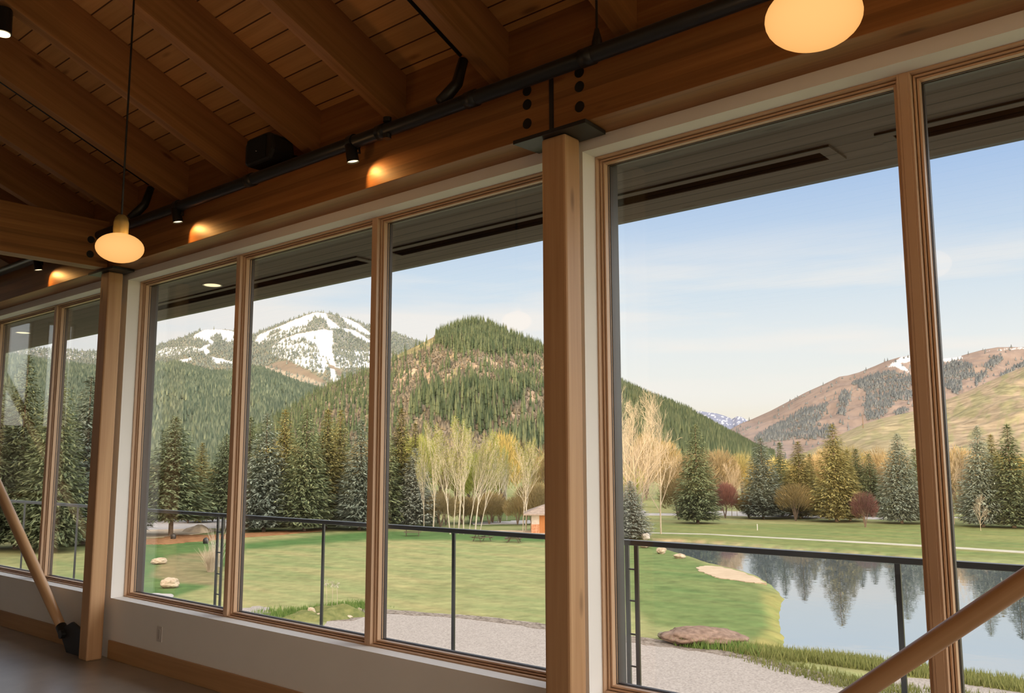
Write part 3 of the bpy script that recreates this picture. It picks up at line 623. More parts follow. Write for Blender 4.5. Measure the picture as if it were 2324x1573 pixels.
c_ = sum((Vector(p) for p in pond), Vector((0, 0))) / len(pond)
struct(flat_poly('pond_water', [tuple(Vector(p) + (Vector(p) - c_).normalized() * .8) for p in pond], ZWA, water_mat()), 'calm pond mirroring trees and sky')
# ---- the valley floor all round
_t = np.linspace(0, 2 * np.pi, 73); _q = np.array([8.0, 60, 300, 1200, 3000.0]); _T, _Q = np.meshgrid(_t, _q, indexing='ij')
struct(grid_obj('ground_valley', np.cos(_T) * _Q, np.sin(_T) * _Q, np.full(_T.shape, ZG - 1.6), noisy('valley_turf', (.20, .21, .09), (.28, .27, .12), .02)), 'valley floor around the lodge')
# ---- ground coverings laid in the lawn
def patch(name, pxpoly, m, lab, h=.04, jit=.15, n=6, seed=1):
    pts = [G(x, y).to_2d() for x, y in pxpoly]; pts = dens(pts, n, jit, seed)
    bm = bmesh.new(); vs = [bm.verts.new((p.x, p.y, ZG + h)) for p in pts]; f = bm.faces.new(vs); r = bmesh.ops.extrude_face_region(bm, geom=[f])
    for v in [g for g in r['geom'] if isinstance(g, bmesh.types.BMVert)]: v.co.z -= .5
    bmesh.ops.triangulate(bm, faces=bm.faces[:]); bmesh.ops.recalc_face_normals(bm, faces=bm.faces[:])
    me = bpy.data.meshes.new(name); bm.to_mesh(me); bm.free(); me.materials.append(m); o = bpy.data.objects.new(name, me); COL.objects.link(o); return struct(o, lab)
M_gravel = noisy('gravel', (.19, .168, .152), (.33, .30, .272), 13, .95, .05, 8, p0=.36, p1=.62)
M_sand = noisy('bunker_sand', (.35, .275, .19), (.42, .335, .24), 1.2, .95, .05)
M_road = noisy('asphalt', (.30, .29, .28), (.38, .36, .35), .8, .9, .1)
M_path = noisy('path_concrete', (.30, .29, .23), (.37, .355, .29), .5, .9, .1)
M_mulch = noisy('bark_mulch', (.17, .08, .036), (.32, .17, .085), 1.6, .95, .05, 8)
M_dirt = noisy('pale_dirt', (.40, .31, .22), (.56, .45, .33), .9, .95, .05)
patch('gravel_yard', [(742, 1409), (800, 1398), (830, 1380), (875, 1384), (960, 1391), (1040, 1396), (1100, 1401), (1160, 1408), (1233, 1417), (1320, 1430), (1400, 1440), (1480, 1452), (1540, 1458), (1620, 1470), (1690, 1482), (1740, 1497), (1800, 1513), (1860, 1527), (1915, 1540), (1950, 1552), (2000, 1546), (2060, 1540), (2130, 1546), (2200, 1556), (2330, 1576), (2600, 1625), (2600, 1760), (1300, 1760), (740, 1520), (735, 1440)], M_gravel, 'grey gravel yard below the balcony', .03, .12, 4)
patch('soil_edge', [(742, 1411), (800, 1399), (830, 1381), (875, 1385), (960, 1392), (1040, 1397), (1100, 1402), (1160, 1409), (1233, 1418), (1320, 1431), (1400, 1441), (1480, 1453), (1540, 1459), (1620, 1471), (1690, 1484), (1740, 1499), (1800, 1515), (1860, 1530), (1915, 1543), (1900, 1556), (1800, 1528), (1700, 1500), (1620, 1484), (1540, 1474), (1480, 1468), (1400, 1456), (1320, 1445), (1233, 1430), (1160, 1419), (1040, 1405), (960, 1399), (880, 1393), (840, 1398), (790, 1412)], noisy('soil_stones', (.075, .058, .046), (.27, .235, .20), 6, .95, .05, 8), 'dark stony soil along the gravel edge', .045, .16, 4, 21)
patch('gravel_track', [(545, 1384), (580, 1377), (612, 1381), (600, 1396), (560, 1400), (540, 1420), (480, 1410), (510, 1392)], M_gravel, 'short gravel track beside the lawn at left', .03, .2, 6, 4)
patch('gravel_apron', [(310, 1352), (350, 1347), (395, 1350), (380, 1372), (320, 1385)], M_road, 'grey paved corner at lower left', .03, .1, 5, 8)
patch('sand_bunker', [(1579, 1289), (1600, 1285), (1634, 1287), (1680, 1299), (1716, 1311), (1737, 1325), (1700, 1323), (1660, 1317), (1630, 1313), (1605, 1304), (1586, 1297)], M_sand, 'pale sand bunker at the pond edge', .05, .12, 6, 5)
patch('cart_path', [(1370, 1205), (1480, 1209), (1606, 1212), (1680, 1216), (1800, 1222), (1960, 1230), (2120, 1239), (2330, 1252), (2600, 1266), (2600, 1271), (2330, 1256.5), (2120, 1243), (1960, 1233.5), (1800, 1225), (1680, 1218.5), (1606, 1214), (1480, 1211), (1370, 1207)], M_path, 'pale cart path crossing the far lawn', .03, .0, 3, 6)
patch('road', [(225, 1172), (345, 1176), (480, 1178), (560, 1182), (560, 1199), (460, 1200), (345, 1203), (225, 1206)], M_road, 'grey road behind the spruces at left', .03, .1, 5, 7)
patch('dirt_shoulder', [(225, 1206), (345, 1203), (460, 1200), (500, 1204), (420, 1216), (345, 1221), (225, 1224)], M_dirt, 'pale dirt strip along the road', .035, .2, 5, 9)
patch('mulch_bed', [(300, 1226), (365, 1222), (400, 1214), (470, 1215), (520, 1213), (600, 1208), (700, 1202), (736, 1200), (736, 1205), (640, 1214), (560, 1220), (500, 1224), (440, 1230), (380, 1236), (320, 1236)], M_mulch, 'orange brown bark mulch under the spruces', .045, .3, 6, 10)
patch('parking_strip', [(1400, 1160), (1500, 1159), (1640, 1160), (2330, 1178), (2600, 1185), (2600, 1195), (2330, 1188), (1640, 1171), (1400, 1170)], M_road, 'grey lane beyond the far trees', .03, .1, 5, 12)
patch('shed_apron', [(1075, 1207), (1110, 1204), (1240, 1205), (1330, 1207), (1330, 1224), (1240, 1222), (1200, 1218), (1130, 1211)], M_dirt, 'pale paved apron beside the shed', .035, .1, 5, 13)
patch('far_lawn_path', [(1070, 1187), (1160, 1182), (1240, 1180), (1240, 1186), (1180, 1190), (1075, 1191)], M_road, 'grey drive behind the aspens', .03, .1, 5, 14)
# dirt mound by the road
def mound(name, px, py, w, h, m, lab, cat, seed, dep=.8):
    c = G(px, py); mb = MB(); n1, n2 = 24, 10
    for j in range(n2 + 1):
        r = j / n2
        for i in range(n1):
            t = 2 * math.pi * i / n1; rr = r * (1 + .18 * math.sin(3 * t + seed) + .1 * math.sin(7 * t + 2 * seed))
            x, y = w / 2 * rr * math.cos(t), w / 2 * dep * rr * math.sin(t); z = h * (1 - r * r) ** 1.2 * (1 + .35 * fbm(x * 1.1 + seed, y * 1.1, 0, 1, 3)) - .06 * r
            mb.v.append((c.x + x, c.y + y, ZG + z))
    for j in range(n2):
        for i in range(n1): mb.f.append((j * n1 + i, j * n1 + (i + 1) % n1, (j + 1) * n1 + (i + 1) % n1, (j + 1) * n1 + i))
    return tag(mb.build(name, m, smooth=True), lab, cat)
mound('dirt_mound', 450, 1207, 3.8, .85, M_dirt, 'pale dirt heap beside the road at left', 'mound', 2)
M_turfm = noisy('mound_grass', (.085, .10, .035), (.17, .17, .065), 3, .95, .05, 8)
mound('grass_mound', 760, 1398, 4.0, .55, M_turfm, 'grassy hummock at the gravel edge with small rocks', 'mound', 5)
mound('grass_mound', 690, 1404, 3.4, .35, M_turfm, 'low green grass hump left of the rocks', 'mound', 7)
# ---- boulders
def boulder(px, py, wpx, hpx, c1, c2, lab, seed, flat=None, group=None):
    c = G(px, py); D = (c - CAMPOS).dot(_fw); w, h = wpx * D / PF, hpx * D / PF
    bm = bmesh.new(); bmesh.ops.create_icosphere(bm, subdivisions=4, radius=1.0)
    for v in bm.verts:
        n_ = v.co.normalized(); k = 1 + .22 * noise.fractal(n_ * 1.7 + Vector((seed * 3.1, 0, 0)), 1, 2, 4) - .12 * abs(noise.noise(n_ * 3 + Vector((seed, 5, 0))))
        v.co = Vector((n_.x * k * w / 2, n_.y * k * w / 2 * .8, (n_.z * k * .5 + .42) * h))
    me = bpy.data.meshes.new('boulder'); bm.to_mesh(me); bm.free(); me.shade_smooth()
    me.materials.append(noisy('stone', c1, c2, 3.5, .95, .1, 9, bump=.6)); o = bpy.data.objects.new('boulder', me); COL.objects.link(o)
    o.location = (c.x, c.y, ZG); o.rotation_euler = (0, 0, PYAW); return tag(o, lab, 'boulder', group)
TAN = ((.26, .20, .135), (.48, .405, .305)); RED = ((.12, .08, .06), (.25, .175, .135)); GREY = ((.26, .24, .21), (.52, .49, .44))
boulder(360, 1280, 38, 15, *TAN, 'flat tan boulder on the green at left, behind the rounded one', 1)
boulder(385, 1334, 44, 24, *TAN, 'rounded pale boulder on the bright green at lower left', 2)
boulder(706, 1402, 20, 26, *TAN, 'upright tan rock at the edge of the grass hummock', 3)
boulder(722, 1404, 16, 13, *TAN, 'smaller rock leaning beside the upright tan rock', 4)
boulder(815, 1388, 12, 9, *TAN, 'small pale rock on the gravel slope right of the hummock', 5)
boulder(790, 1404, 20, 8, *TAN, 'flat pale rock at the foot of the gravel slope', 6)
boulder(1466, 1225, 20, 16, *GREY, 'grey boulder at the pond corner just above the railing', 7)
boulder(1463, 1243, 26, 13, *TAN, 'tan boulder just below the railing by the double post', 8)
boulder(1501, 1257, 22, 17, *TAN, 'blocky tan boulder in the middle of the row on the shore lawn', 9)
boulder(1543, 1268, 27, 12, *TAN, 'low tan boulder nearest the sand bunker', 10)
boulder(1595, 1459, 190, 34, *RED, 'long reddish boulder at the edge of the gravel yard', 11)
boulder(1503, 1448, 22, 14, (.10, .09, .07), (.22, .2, .15), 'dark clump at the left end of the long reddish boulder', 12)
# ---- picnic tables
M_tim = wood('weathered_table', (.11, .075, .055), (.06, .04, .03), 0, .8)
def picnic(px, py, rz, lab):
    c = G(px, py); t = thing('picnic_table', lab, 'picnic table', c, 'picnic tables on the far lawn'); t.rotation_euler = (0, 0, rz)
    m_ = MB()
    for i in range(5): m_.box(-.95, .95, -.38 + i * .155, -.38 + i * .155 + .14, .72, .76)
    m_.build('tabletop', M_tim, t, local=True).location = (0, 0, 0)
    for s_ in (-1, 1):
        b = MB(); b.box(-.95, .95, s_ * .72 - .13, s_ * .72 + .13, .43, .47); b.build('bench', M_tim, t, local=True)
    for x in (-.68, .68):
        f = MB(); f.tube([(x, -.62, 0), (x, -.2, .72)], .04, 6); f.tube([(x, .62, 0), (x, .2, .72)], .04, 6); f.box(x - .03, x + .03, -.82, .82, .36, .43); f.build('trestle', M_tim, t, local=True)
    for ch in t.children: ch.location = (0, 0, 0)
    return t
t_ = picnic(936, 1217, PYAW + .1, 'picnic table farthest left, below the blue spruce')
picnic(1094, 1229, PYAW + .75, 'picnic table in the middle, turned at an angle on the lawn')
picnic(1166, 1231, PYAW + 1.45, 'picnic table at right, seen end on near the shed')
# ---- shed
sc_ = G(1262, 1207); t = thing('garden_shed', 'small cedar shed with hipped brown roof right of the twin aspens', 'shed', sc_); t.rotation_euler = (0, 0, PYAW)
def lchild(mb, name, m, p): o = mb.build(name, m, p, local=True); o.location = (0, 0, 0); return o
hw = 2.9
lchild(MB().box(-hw, hw, -2, 2, 0, 2.1), 'wall', noisy('shed_stucco', (.40, .37, .34), (.50, .47, .44), 2), t)
lchild(MB().box(-hw - .03, -hw + .9, -2.04, 2.03, 0, 1.0), 'stone_base', noisy('rusty_stone', (.32, .13, .06), (.50, .30, .20), 4), t)
lchild(MB().box(-hw + .9, hw, -2.06, -2.0, 0, 2.05), 'cedar_door', wood('shed_cedar', (.38, .155, .045), (.27, .10, .028), 2, .6), t)
rf = MB(); e_ = .9; b = len(rf.v); rf.v += [(-hw - e_, -2 - e_, 2.05), (hw + e_, -2 - e_, 2.05), (hw + e_, 2 + e_, 2.05), (-hw - e_, 2 + e_, 2.05), (-hw - e_, -2 - e_, 2.2), (hw + e_, -2 - e_, 2.2), (hw + e_, 2 + e_, 2.2), (-hw - e_, 2 + e_, 2.2), (-1, 0, 3.3), (1, 0, 3.3)]
rf.f += [(0, 3, 2, 1), (0, 1, 5, 4), (1, 2, 6, 5), (2, 3, 7, 6), (3, 0, 4, 7), (4, 5, 9, 8), (5, 6, 9), (6, 7, 8, 9), (7, 4, 8)]; lchild(rf, 'roof', noisy('shed_shingle', (.20, .16, .14), (.30, .25, .22), 3), t)

# ---- trees
M_bark = noisy('spruce_bark', (.09, .065, .05), (.17, .13, .10), 3, .95, .05)
M_aspb = noisy('aspen_bark', (.27, .245, .20), (.50, .47, .40), 1.2, .85, .1, 6, (3, 3, 1))
M_cotb = noisy('cottonwood_bark', (.34, .28, .205), (.47, .395, .30), 2.0, .9, .1)
M_needA = foliage('needles_green', (.085, .115, .065), (.20, .225, .12), .12)
M_needB = foliage('needles_blue', (.11, .14, .115), (.235, .27, .22), .12)
M_needO = foliage('needles_olive', (.13, .13, .05), (.30, .265, .11), .12)
M_needS = foliage('needles_silver', (.20, .235, .20), (.42, .45, .38), .12)
M_leafY = foliage('catkins_yellow_green', (.165, .19, .04), (.33, .345, .10), .4)
M_twigT = foliage('willow_twigs', (.25, .185, .095), (.42, .33, .18), .3)
M_twigG = foliage('willow_twigs_gold', (.31, .25, .09), (.46, .38, .15), .3)
M_red = foliage('plum_foliage', (.13, .06, .055), (.22, .11, .095), .25)
M_brn = foliage('brown_bush_twigs', (.17, .13, .06), (.30, .24, .12), .25)
def spruce_mesh(h, rmax, seed, low=.06, n_lev=56, dens_=1.75):
    """trunk and whorls of drooping boughs set with needle tufts; local z up, base at origin"""
    rr = random.Random(seed); fo = MB(); tr = MB()
    tr.tube([(0, 0, -.1), (0, 0, h * .5), (0, 0, h * .99)], [h * .016, h * .009, h * .001], 7)
    for lv in range(n_lev):
        t = (lv + rr.random() * .6) / n_lev; z = h * (low + (1 - low) * t ** .95); prof = (1 - t) ** .72 * (.90 + .2 * rr.random()) + .012
        if t < .08: prof *= .72 + 3.5 * t
        nb = max(4, int((15 * (1 - t) + 5) * dens_)); a0 = rr.random() * 6.28
        for k in range(nb):
            a = a0 + 6.2832 * k / nb + rr.uniform(-.22, .22); Lb = rmax * prof * rr.uniform(.70, 1.10); ca, sa = math.cos(a), math.sin(a)
            droop = .30 * (1 - t) + .02; rise = .35 * t
            ns = max(3, int(Lb / (h * .0125)))
            for j in range(ns):
                s = (j + .35 + rr.random() * .5) / ns
                if s < .10 and t < .7: continue
                x = Lb * s; zz = z - droop * Lb * (s - .35 * s * s) + rise * x * .8 + .10 * Lb * s ** 3 + rr.uniform(-.02, .02) * h * .4
                side = rr.uniform(-.5, .5) * Lb * .30 * (1.05 - s * .75)
                px_, py_ = ca * x - sa * side, sa * x + ca * side
                ln = h * .040 * rr.uniform(.7, 1.25) * (1.05 - .40 * t); wd = ln * .31
                da = a + rr.uniform(-.9, .9); dx_, dy_ = math.cos(da), math.sin(da); dz = rr.uniform(-.62, .12) + .9 * max(0, t - .75)
                p = Vector((px_, py_, zz)); d = Vector((dx_, dy_, dz)).normalized() * ln; sdv = Vector((-dy_, dx_, rr.uniform(-.5, .5))).normalized() * wd
                fo.quad(p - d * .25, p + d * .3 + sdv * .55, p + d, p + d * .3 - sdv * .55)
    tip = Vector((0, 0, h))
    for k in range(6):
        a = k * 1.05; fo.quad(tip - Vector((0, 0, h * .05)), tip - Vector((math.cos(a) * h * .008, math.sin(a) * h * .008, h * .02)), tip + Vector((0, 0, h * .012)), tip - Vector((-math.cos(a) * h * .008, -math.sin(a) * h * .008, h * .02)))
    return fo, tr
def as_mesh(mb, name, m):
    me = bpy.data.meshes.new(name); me.from_pydata([tuple(v) for v in mb.v], [], mb.f); me.materials.append(m); return me
SPR = []
for i, (h, r_) in enumerate(((15, 3.6), (15, 3.0), (15, 4.2), (15, 2.5), (15, 3.9))):
    fo, tr = spruce_mesh(h, r_, 20 + i, .16 if i == 4 else .06); SPR.append(({k: as_mesh(fo, 'foliage', m) for k, m in (('g', M_needA), ('b', M_needB), ('o', M_needO), ('s', M_needS))}, as_mesh(tr, 'trunk', M_bark), h, r_))
FH = Vector((-math.sin(PYAW), math.cos(PYAW), 0))
def put_tree(name, fol, trunk, px, py_base, py_top, wpx, h0, r0, lab, cat, group=None, dz=0.0, rz=None, D=None):
    if D is None: c = G(px, py_base)
    else:
        c = at_d(px, 1040, D); c.z = ZG
    Dd = (c - CAMPOS).dot(_fw); top = at_d(px, py_top, Dd).z; H = top - ZG; wid = wpx * Dd / PF
    t = thing(name, lab, cat, (c.x, c.y, ZG + dz), group)
    sx = wid * (1.22 if name == 'spruce_tree' else 1.0) / (2 * r0); t.scale = (sx, sx, H / h0); t.rotation_euler = (0, 0, random.uniform(0, 6.28) if rz is None else rz)
    for nm, me in (('foliage', fol), ('trunk', trunk)):
        if me is None: continue
        o = bpy.data.objects.new(nm, me); COL.objects.link(o); o.parent = t
    return t
SPL = [  # px, base, top, width, variant, tint, label
    (35, 1246, 800, 150, 0, 'g', 'tall dark spruce seen in the leftmost pane behind the brace'), (112, 1252, 835, 150, 2, 'g', 'broad dark spruce behind the far left mullion'), (185, 1236, 850, 150, 1, 'b', 'spruce in the far left bay beside the left post'),
    (-60, 1250, 780, 180, 2, 'g', 'dark spruce at the left border of the photo'), (270, 1215, 880, 140, 0, 'g', 'dark spruce mostly behind the left post'),
    (387, 1216, 945, 150, 4, 'g', 'big spruce with bare lower trunk in the left middle pane'), (452, 1186, 1005, 70, 1, 'o', 'olive young spruce behind the big spruce in the left middle pane'), (506, 1205, 985, 104, 4, 'g', 'dark spruce just left of the first mullion, above the dirt heap'),
    (598, 1206, 936, 122, 0, 'b', 'blue green spruce just right of the first mullion'), (640, 1194, 928, 92, 1, 'o', 'golden topped spruce second from the first mullion'), (690, 1206, 926, 120, 2, 'g', 'full olive green spruce in the centre of the second pane'),
    (738, 1200, 926, 84, 3, 'o', 'slim brown topped spruce right of the full olive one'), (768, 1192, 930, 78, 1, 'o', 'yellow green slim spruce left of the sharp dark spruce'), (815, 1203, 952, 104, 0, 'b', 'sharp tipped spruce just left of the second mullion'),
    (560, 1196, 945, 100, 1, 'g', 'spruce partly behind the first mullion'), (862, 1198, 940, 110, 0, 'g', 'spruce hidden behind the second mullion'),
    (908, 1194, 926, 84, 1, 'o', 'tall olive spruce just right of the second mullion'), (941, 1196, 1018, 104, 2, 's', 'pale blue spruce above the left picnic table'), (940, 1188, 958, 50, 3, 'o', 'slender golden spruce behind the pale blue spruce'),
    (1432, 1222, 1092, 92, 2, 's', 'small silvery blue spruce at the pond corner'), (1584, 1188, 962, 96, 0, 'g', 'dark green spruce standing alone right of the bare cottonwoods'), (1733, 1177, 994, 100, 2, 'b', 'wide blue green spruce left of the brown bush'),
    (1776, 1172, 1003, 56, 3, 'g', 'slim spruce between the wide blue one and the olive one'), (1818, 1176, 1002, 86, 1, 'o', 'olive spruce behind the brown bush'), (1899, 1184, 962, 104, 0, 'o', 'tallest olive spruce across the pond, left of the red leaved tree'),
    (1949, 1170, 1018, 56, 3, 'g', 'thin spruce above the red leaved tree'), (1979, 1172, 1030, 62, 1, 'g', 'short dark spruce between the red leaved tree and the broad spruce'), (2047, 1188, 984, 104, 2, 'b', 'broad symmetrical spruce just left of the right mullion'),
    (2084, 1176, 1018, 62, 3, 'g', 'spruce behind the right mullion'), (2232, 1196, 966, 96, 0, 'b', 'blue spruce in the far right pane right of the birches'), (2302, 1198, 962, 104, 1, 'g', 'spruce at the right border of the photo'), (2262, 1184, 985, 60, 3, 'o', 'slim spruce between the two spruces of the far right pane'), (1843, 1168, 1030, 44, 3, 'o', 'small spruce tip left of the tallest olive spruce'),
    (1930, 1182, 1020, 60, 1, 'o', 'olive spruce shoulder to shoulder with the tallest one')]
for px, b_, tp, wd, vi, tint, lab in SPL:
    fm, tm, h0, r0 = SPR[vi]; put_tree('spruce_tree', fm[tint], tm, px, b_, tp, wd, h0, r0, lab, 'spruce tree', 'spruces around the golf lawn')

def branch_tree(h, seed, spread=.5, levels=4, stems=1, leaf=None, twig_len=.09, r0=.010, up=.35, nb=(7, 6, 5), leafn=3, leafs=.02, first=.3, pale=None):
    rr = random.Random(seed); wood_ = MB(); lf = MB()
    def grow(p, d, Ln, r, lv):
        n = 5 if lv == 0 else 4 if lv == 1 else 3; pts, rad = [p.copy()], [r]; dd = d.copy(); tips = []
        for i in range(n):
            dd = (dd + Vector((rr.uniform(-1, 1), rr.uniform(-1, 1), rr.uniform(-.6, 1))) * (.10 if lv == 0 else .17) + Vector((0, 0, up * .12 * lv))).normalized()
            p = p + dd * (Ln / n); pts.append(p.copy()); rad.append(max(r * (1 - .85 * (i + 1) / n), h * .0007)); tips.append((p.copy(), dd.copy(), (i + 1) / n))
        wood_.tube(pts, rad, 6 if lv == 0 else 4 if lv == 1 else 3, cap=False)
        if lv >= levels - 1:
            if leaf:
                for _ in range(leafn):
                    q = pts[rr.randrange(1, len(pts))] + Vector((rr.uniform(-1, 1), rr.uniform(-1, 1), rr.uniform(-1, 1))) * h * .02; s_ = h * leafs * rr.uniform(.6, 1.3)
                    a = Vector((rr.uniform(-1, 1), rr.uniform(-1, 1), rr.uniform(-1, 1))).normalized() * s_; b = a.orthogonal().normalized() * s_ * .6
                    lf.quad(q - a, q + b, q + a, q - b)
            return
        for k in range(nb[lv]):
            s = (first if lv == 0 else .15) + (1 - (first if lv == 0 else .15)) * (k + rr.random()) / nb[lv]; i = min(int(s * n), n - 1); f = s * n - i; q = pts[i].lerp(pts[i + 1], min(f, 1))
            ax = tips[i][1]; o = ax.orthogonal().normalized(); o = (Matrix.Rotation(rr.uniform(0, 6.28), 3, ax) @ o); sp_ = spread * rr.uniform(.7, 1.3)
            nd = (ax * math.cos(sp_) + o * math.sin(sp_) + Vector((0, 0, up * .3))).normalized()
            grow(q, nd, Ln * (1.05 - .6 * s) * (.58 if lv == 0 else .62), rad[i] * .55, lv + 1)
    for st in range(stems):
        a = 6.28 * st / max(1, stems) + rr.random(); lean = (.0 if stems == 1 else rr.uniform(.12, .42))
        grow(Vector((math.cos(a), math.sin(a), 0)) * (0 if stems == 1 else h * .02), Vector((math.cos(a) * lean, math.sin(a) * lean, 1)).normalized(), h * (1 if stems == 1 else rr.uniform(.75, 1)), h * r0, 0)
    zmax = max(v[2] for v in wood_.v); rmx = np.percentile(np.hypot([v[0] for v in wood_.v], [v[1] for v in wood_.v]), 97); return wood_, lf, zmax, rmx
ASP = []
for i in range(3):
    w_, l_, zz, rm = branch_tree(14, 50 + i, .42, 4, 1, True, nb=(15, 6, 5), leafn=7, leafs=.0062, first=.28, up=.60, r0=.010); ASP.append((as_mesh(l_, 'foliage', M_leafY), as_mesh(w_, 'trunk', M_aspb), zz, rm))
COT = []
for i in range(3):
    w_, l_, zz, rm = branch_tree(16, 80 + i, .72, 4, 1 if i else 5, None, nb=(12, 8, 6), first=.16, up=.30, r0=.011); COT.append((as_mesh(w_, 'trunk', M_cotb), zz, rm))
for px, b_, tp, wd, i, lean, lab in [(962, 1206, 985, 60, 0, 0, 'thin white aspen beside the pale blue spruce'), (983, 1206, 955, 74, 1, 0, 'white aspen with yellow green crown left of the aspen clump'),
    (1022, 1213, 955, 80, 2, -.10, 'leftmost leaning aspen of the clump'), (1030, 1212, 965, 70, 0, 0, 'slim aspen second in the clump'), (1040, 1212, 945, 80, 1, .02, 'aspen at the back of the clump'), (1052, 1213, 950, 80, 2, .05, 'bright yellow green aspen in the middle of the clump'),
    (1064, 1212, 968, 76, 0, .10, 'aspen right of the middle of the clump'), (1078, 1211, 975, 76, 1, .16, 'aspen leaning right in the clump'), (1089, 1210, 990, 60, 2, .20, 'outermost right leaning aspen of the clump'),
    (1187, 1208, 992, 84, 0, 0, 'left trunk of the twin white aspens before the shed'), (1193, 1207, 1000, 80, 1, .01, 'right trunk of the twin white aspens before the shed'), (1130, 1186, 1005, 66, 2, 0, 'pale aspen between the clump and the twin aspens'), (1150, 1182, 1010, 60, 0, 0, 'thin aspen behind, left of the twin aspens')]:
    fm, tm, h0, r0 = ASP[i]; t = put_tree('aspen_tree', fm, tm, px, b_, tp, wd, h0, r0, lab, 'aspen tree', 'white trunked aspens by the lawn')
    if lean: t.rotation_euler = (Matrix.Rotation(lean, 3, FH) @ Matrix.Rotation(random.uniform(0, 6.28), 3, 'Z')).to_euler()
for px, b_, tp, wd, i, lab in [(1440, 1216, 880, 190, 0, 'largest bare cottonwood with many pale stems left of the lone spruce'), (1395, 1210, 870, 130, 1, 'bare cottonwood beside the window edge'), (1500, 1212, 878, 130, 2, 'bare cottonwood leaning right toward the lone spruce')]:
    tm, h0, r0 = COT[i]; put_tree('cottonwood_tree', None, tm, px, b_, tp, wd, h0, r0, lab, 'cottonwood tree')
for px, b_, tp, wd, i, lab in [(1661, 1172, 1040, 46, 1, 'slender birch trunk right of the lone spruce'), (1673, 1172, 1050, 40, 2, 'second slender birch trunk by the red bush'), (2166, 1190, 1010, 66, 2, 'bare white birch in the far right pane'), (2188, 1188, 1015, 56, 1, 'second bare birch right of the mullion'), (2226, 1205, 1120, 40, 1, 'small bare sapling before the blue spruce')]:
    tm, h0, r0 = COT[i]; o_ = put_tree('birch_tree', None, tm, px, b_, tp, wd, h0, r0, lab, 'birch tree')
# rounded twiggy crowns: willows and shrubs
def puff_mesh(h, rad_, seed, n=2600, ln=.11, stemz=.25, fan=.8):
    rr = random.Random(seed); f = MB(); tr = MB()
    for k in range(5):
        a = rr.random() * 6.28; e = Vector((math.cos(a) * rad_ * .35, math.sin(a) * rad_ * .35, h * .6)); tr.tube([(0, 0, -.05), e * .5, e], [h * .02, h * .012, h * .005], 5)
    for _ in range(n):
        u = rr.random() ** .45; th = rr.random() * 6.28; cz = rr.uniform(-.75, 1); sz = math.sqrt(1 - cz * cz)
        p = Vector((rad_ * u * sz * math.cos(th), rad_ * u * sz * math.sin(th), h * (.5 + stemz * .3) + (h * (.5 - stemz * .3)) * u * cz))
        d = (Vector((p.x, p.y, 0)) * fan / rad_ + Vector((rr.uniform(-.3, .3), rr.uniform(-.3, .3), rr.uniform(.4, 1.1)))).normalized() * h * ln * rr.uniform(.5, 1.3); s_ = d.orthogonal().normalized() * h * .006
        f.quad(p - s_, p - d * .1 + s_, p + d + s_ * .3, p + d - s_ * .3)
    return f, tr
PUF = []
for i, (h, r_) in enumerate(((10, 4.2), (10, 5.2), (10, 3.4))):
    f, tr = puff_mesh(h, r_, 120 + i); PUF.append(({k: as_mesh(f, 'foliage', m) for k, m in (('o', M_needO), ('t', M_twigT), ('g', M_twigG), ('r', M_red), ('b', M_brn), ('y', M_leafY))}, as_mesh(tr, 'trunk', M_bark), h, r_))
for px, b_, tp, wd, i, k, nm, lab in [(1646, 1176, 1098, 58, 0, 'r', 'plum_tree', 'dark red bush at the foot of the lone spruce'), (1806, 1182, 1098, 88, 1, 'b', 'bush', 'rounded brown bush before the olive spruce'), (1964, 1197, 1118, 58, 0, 'r', 'plum_tree', 'small round red leaved tree on the far bank'),
    (2098, 1186, 1108, 56, 2, 'r', 'plum_tree', 'dark red tree partly behind the right mullion'), (2200, 1190, 1115, 80, 1, 'b', 'bush', 'brown bush under the birches in the far right pane'), (1700, 1176, 1120, 60, 2, 'b', 'bush', 'low brown bush left of the wide blue spruce'),
    (1540, 1180, 1090, 90, 1, 'b', 'bush', 'brown thicket behind the cottonwoods'), (1000, 1196, 1120, 90, 1, 'b', 'bush', 'dark thicket behind the aspen clump'), (1110, 1190, 1128, 70, 0, 'b', 'bush', 'brown bush between aspen clump and twin aspens'), (1222, 1182, 1100, 60, 2, 'b', 'bush', 'brown bush behind the shed')]:
    fm, tm, h0, r0 = PUF[i]; put_tree(nm, fm[k], tm, px, b_, tp, wd, h0, r0, lab, 'tree' if nm == 'plum_tree' else 'bush')
rb = random.Random(15)
for k in range(26):
    px = (872 + 370 * (k + rb.random()) / 17) if k < 17 else (335 + 225 * (k - 17 + rb.random()) / 9); i = rb.randrange(3); fm, tm, h0, r0 = PUF[i]
    put_tree('bush', fm['b'], tm, px, rb.uniform(1184, 1193), rb.uniform(1095, 1138), rb.uniform(46, 72), h0, r0, 'dull brown bush in the thicket behind the trees on the left lawn', 'bush', 'brown thicket behind the aspens and spruces')
# background belt of leafless willows and cottonwoods, nothing tells them apart
rb = random.Random(5)
for k in range(78):
    px = -120 + 2580 * (k + rb.random()) / 78; D = rb.uniform(135, 230); hz_ = 1052
    if px < 560: tp, kk = rb.uniform(1035, 1080), rb.choice('oob')
    elif px < 900: tp, kk = rb.uniform(985, 1050), rb.choice('oobt')
    elif px < 1240: tp, kk = rb.uniform(985, 1045), rb.choice('yytg')
    elif px < 1560: tp, kk = rb.uniform(960, 1060), rb.choice('ttby')
    else: tp, kk = rb.uniform(1012, 1062), rb.choice('tttgg')
    i = rb.randrange(3); fm, tm, h0, r0 = PUF[i]
    put_tree('willow_tree', fm[kk], tm, px, 0, tp, rb.uniform(70, 120) * 150 / D, h0, r0, 'leafless willow in the belt of trees beyond the lawn', 'willow tree', 'willow belt beyond the lawn', D=D)
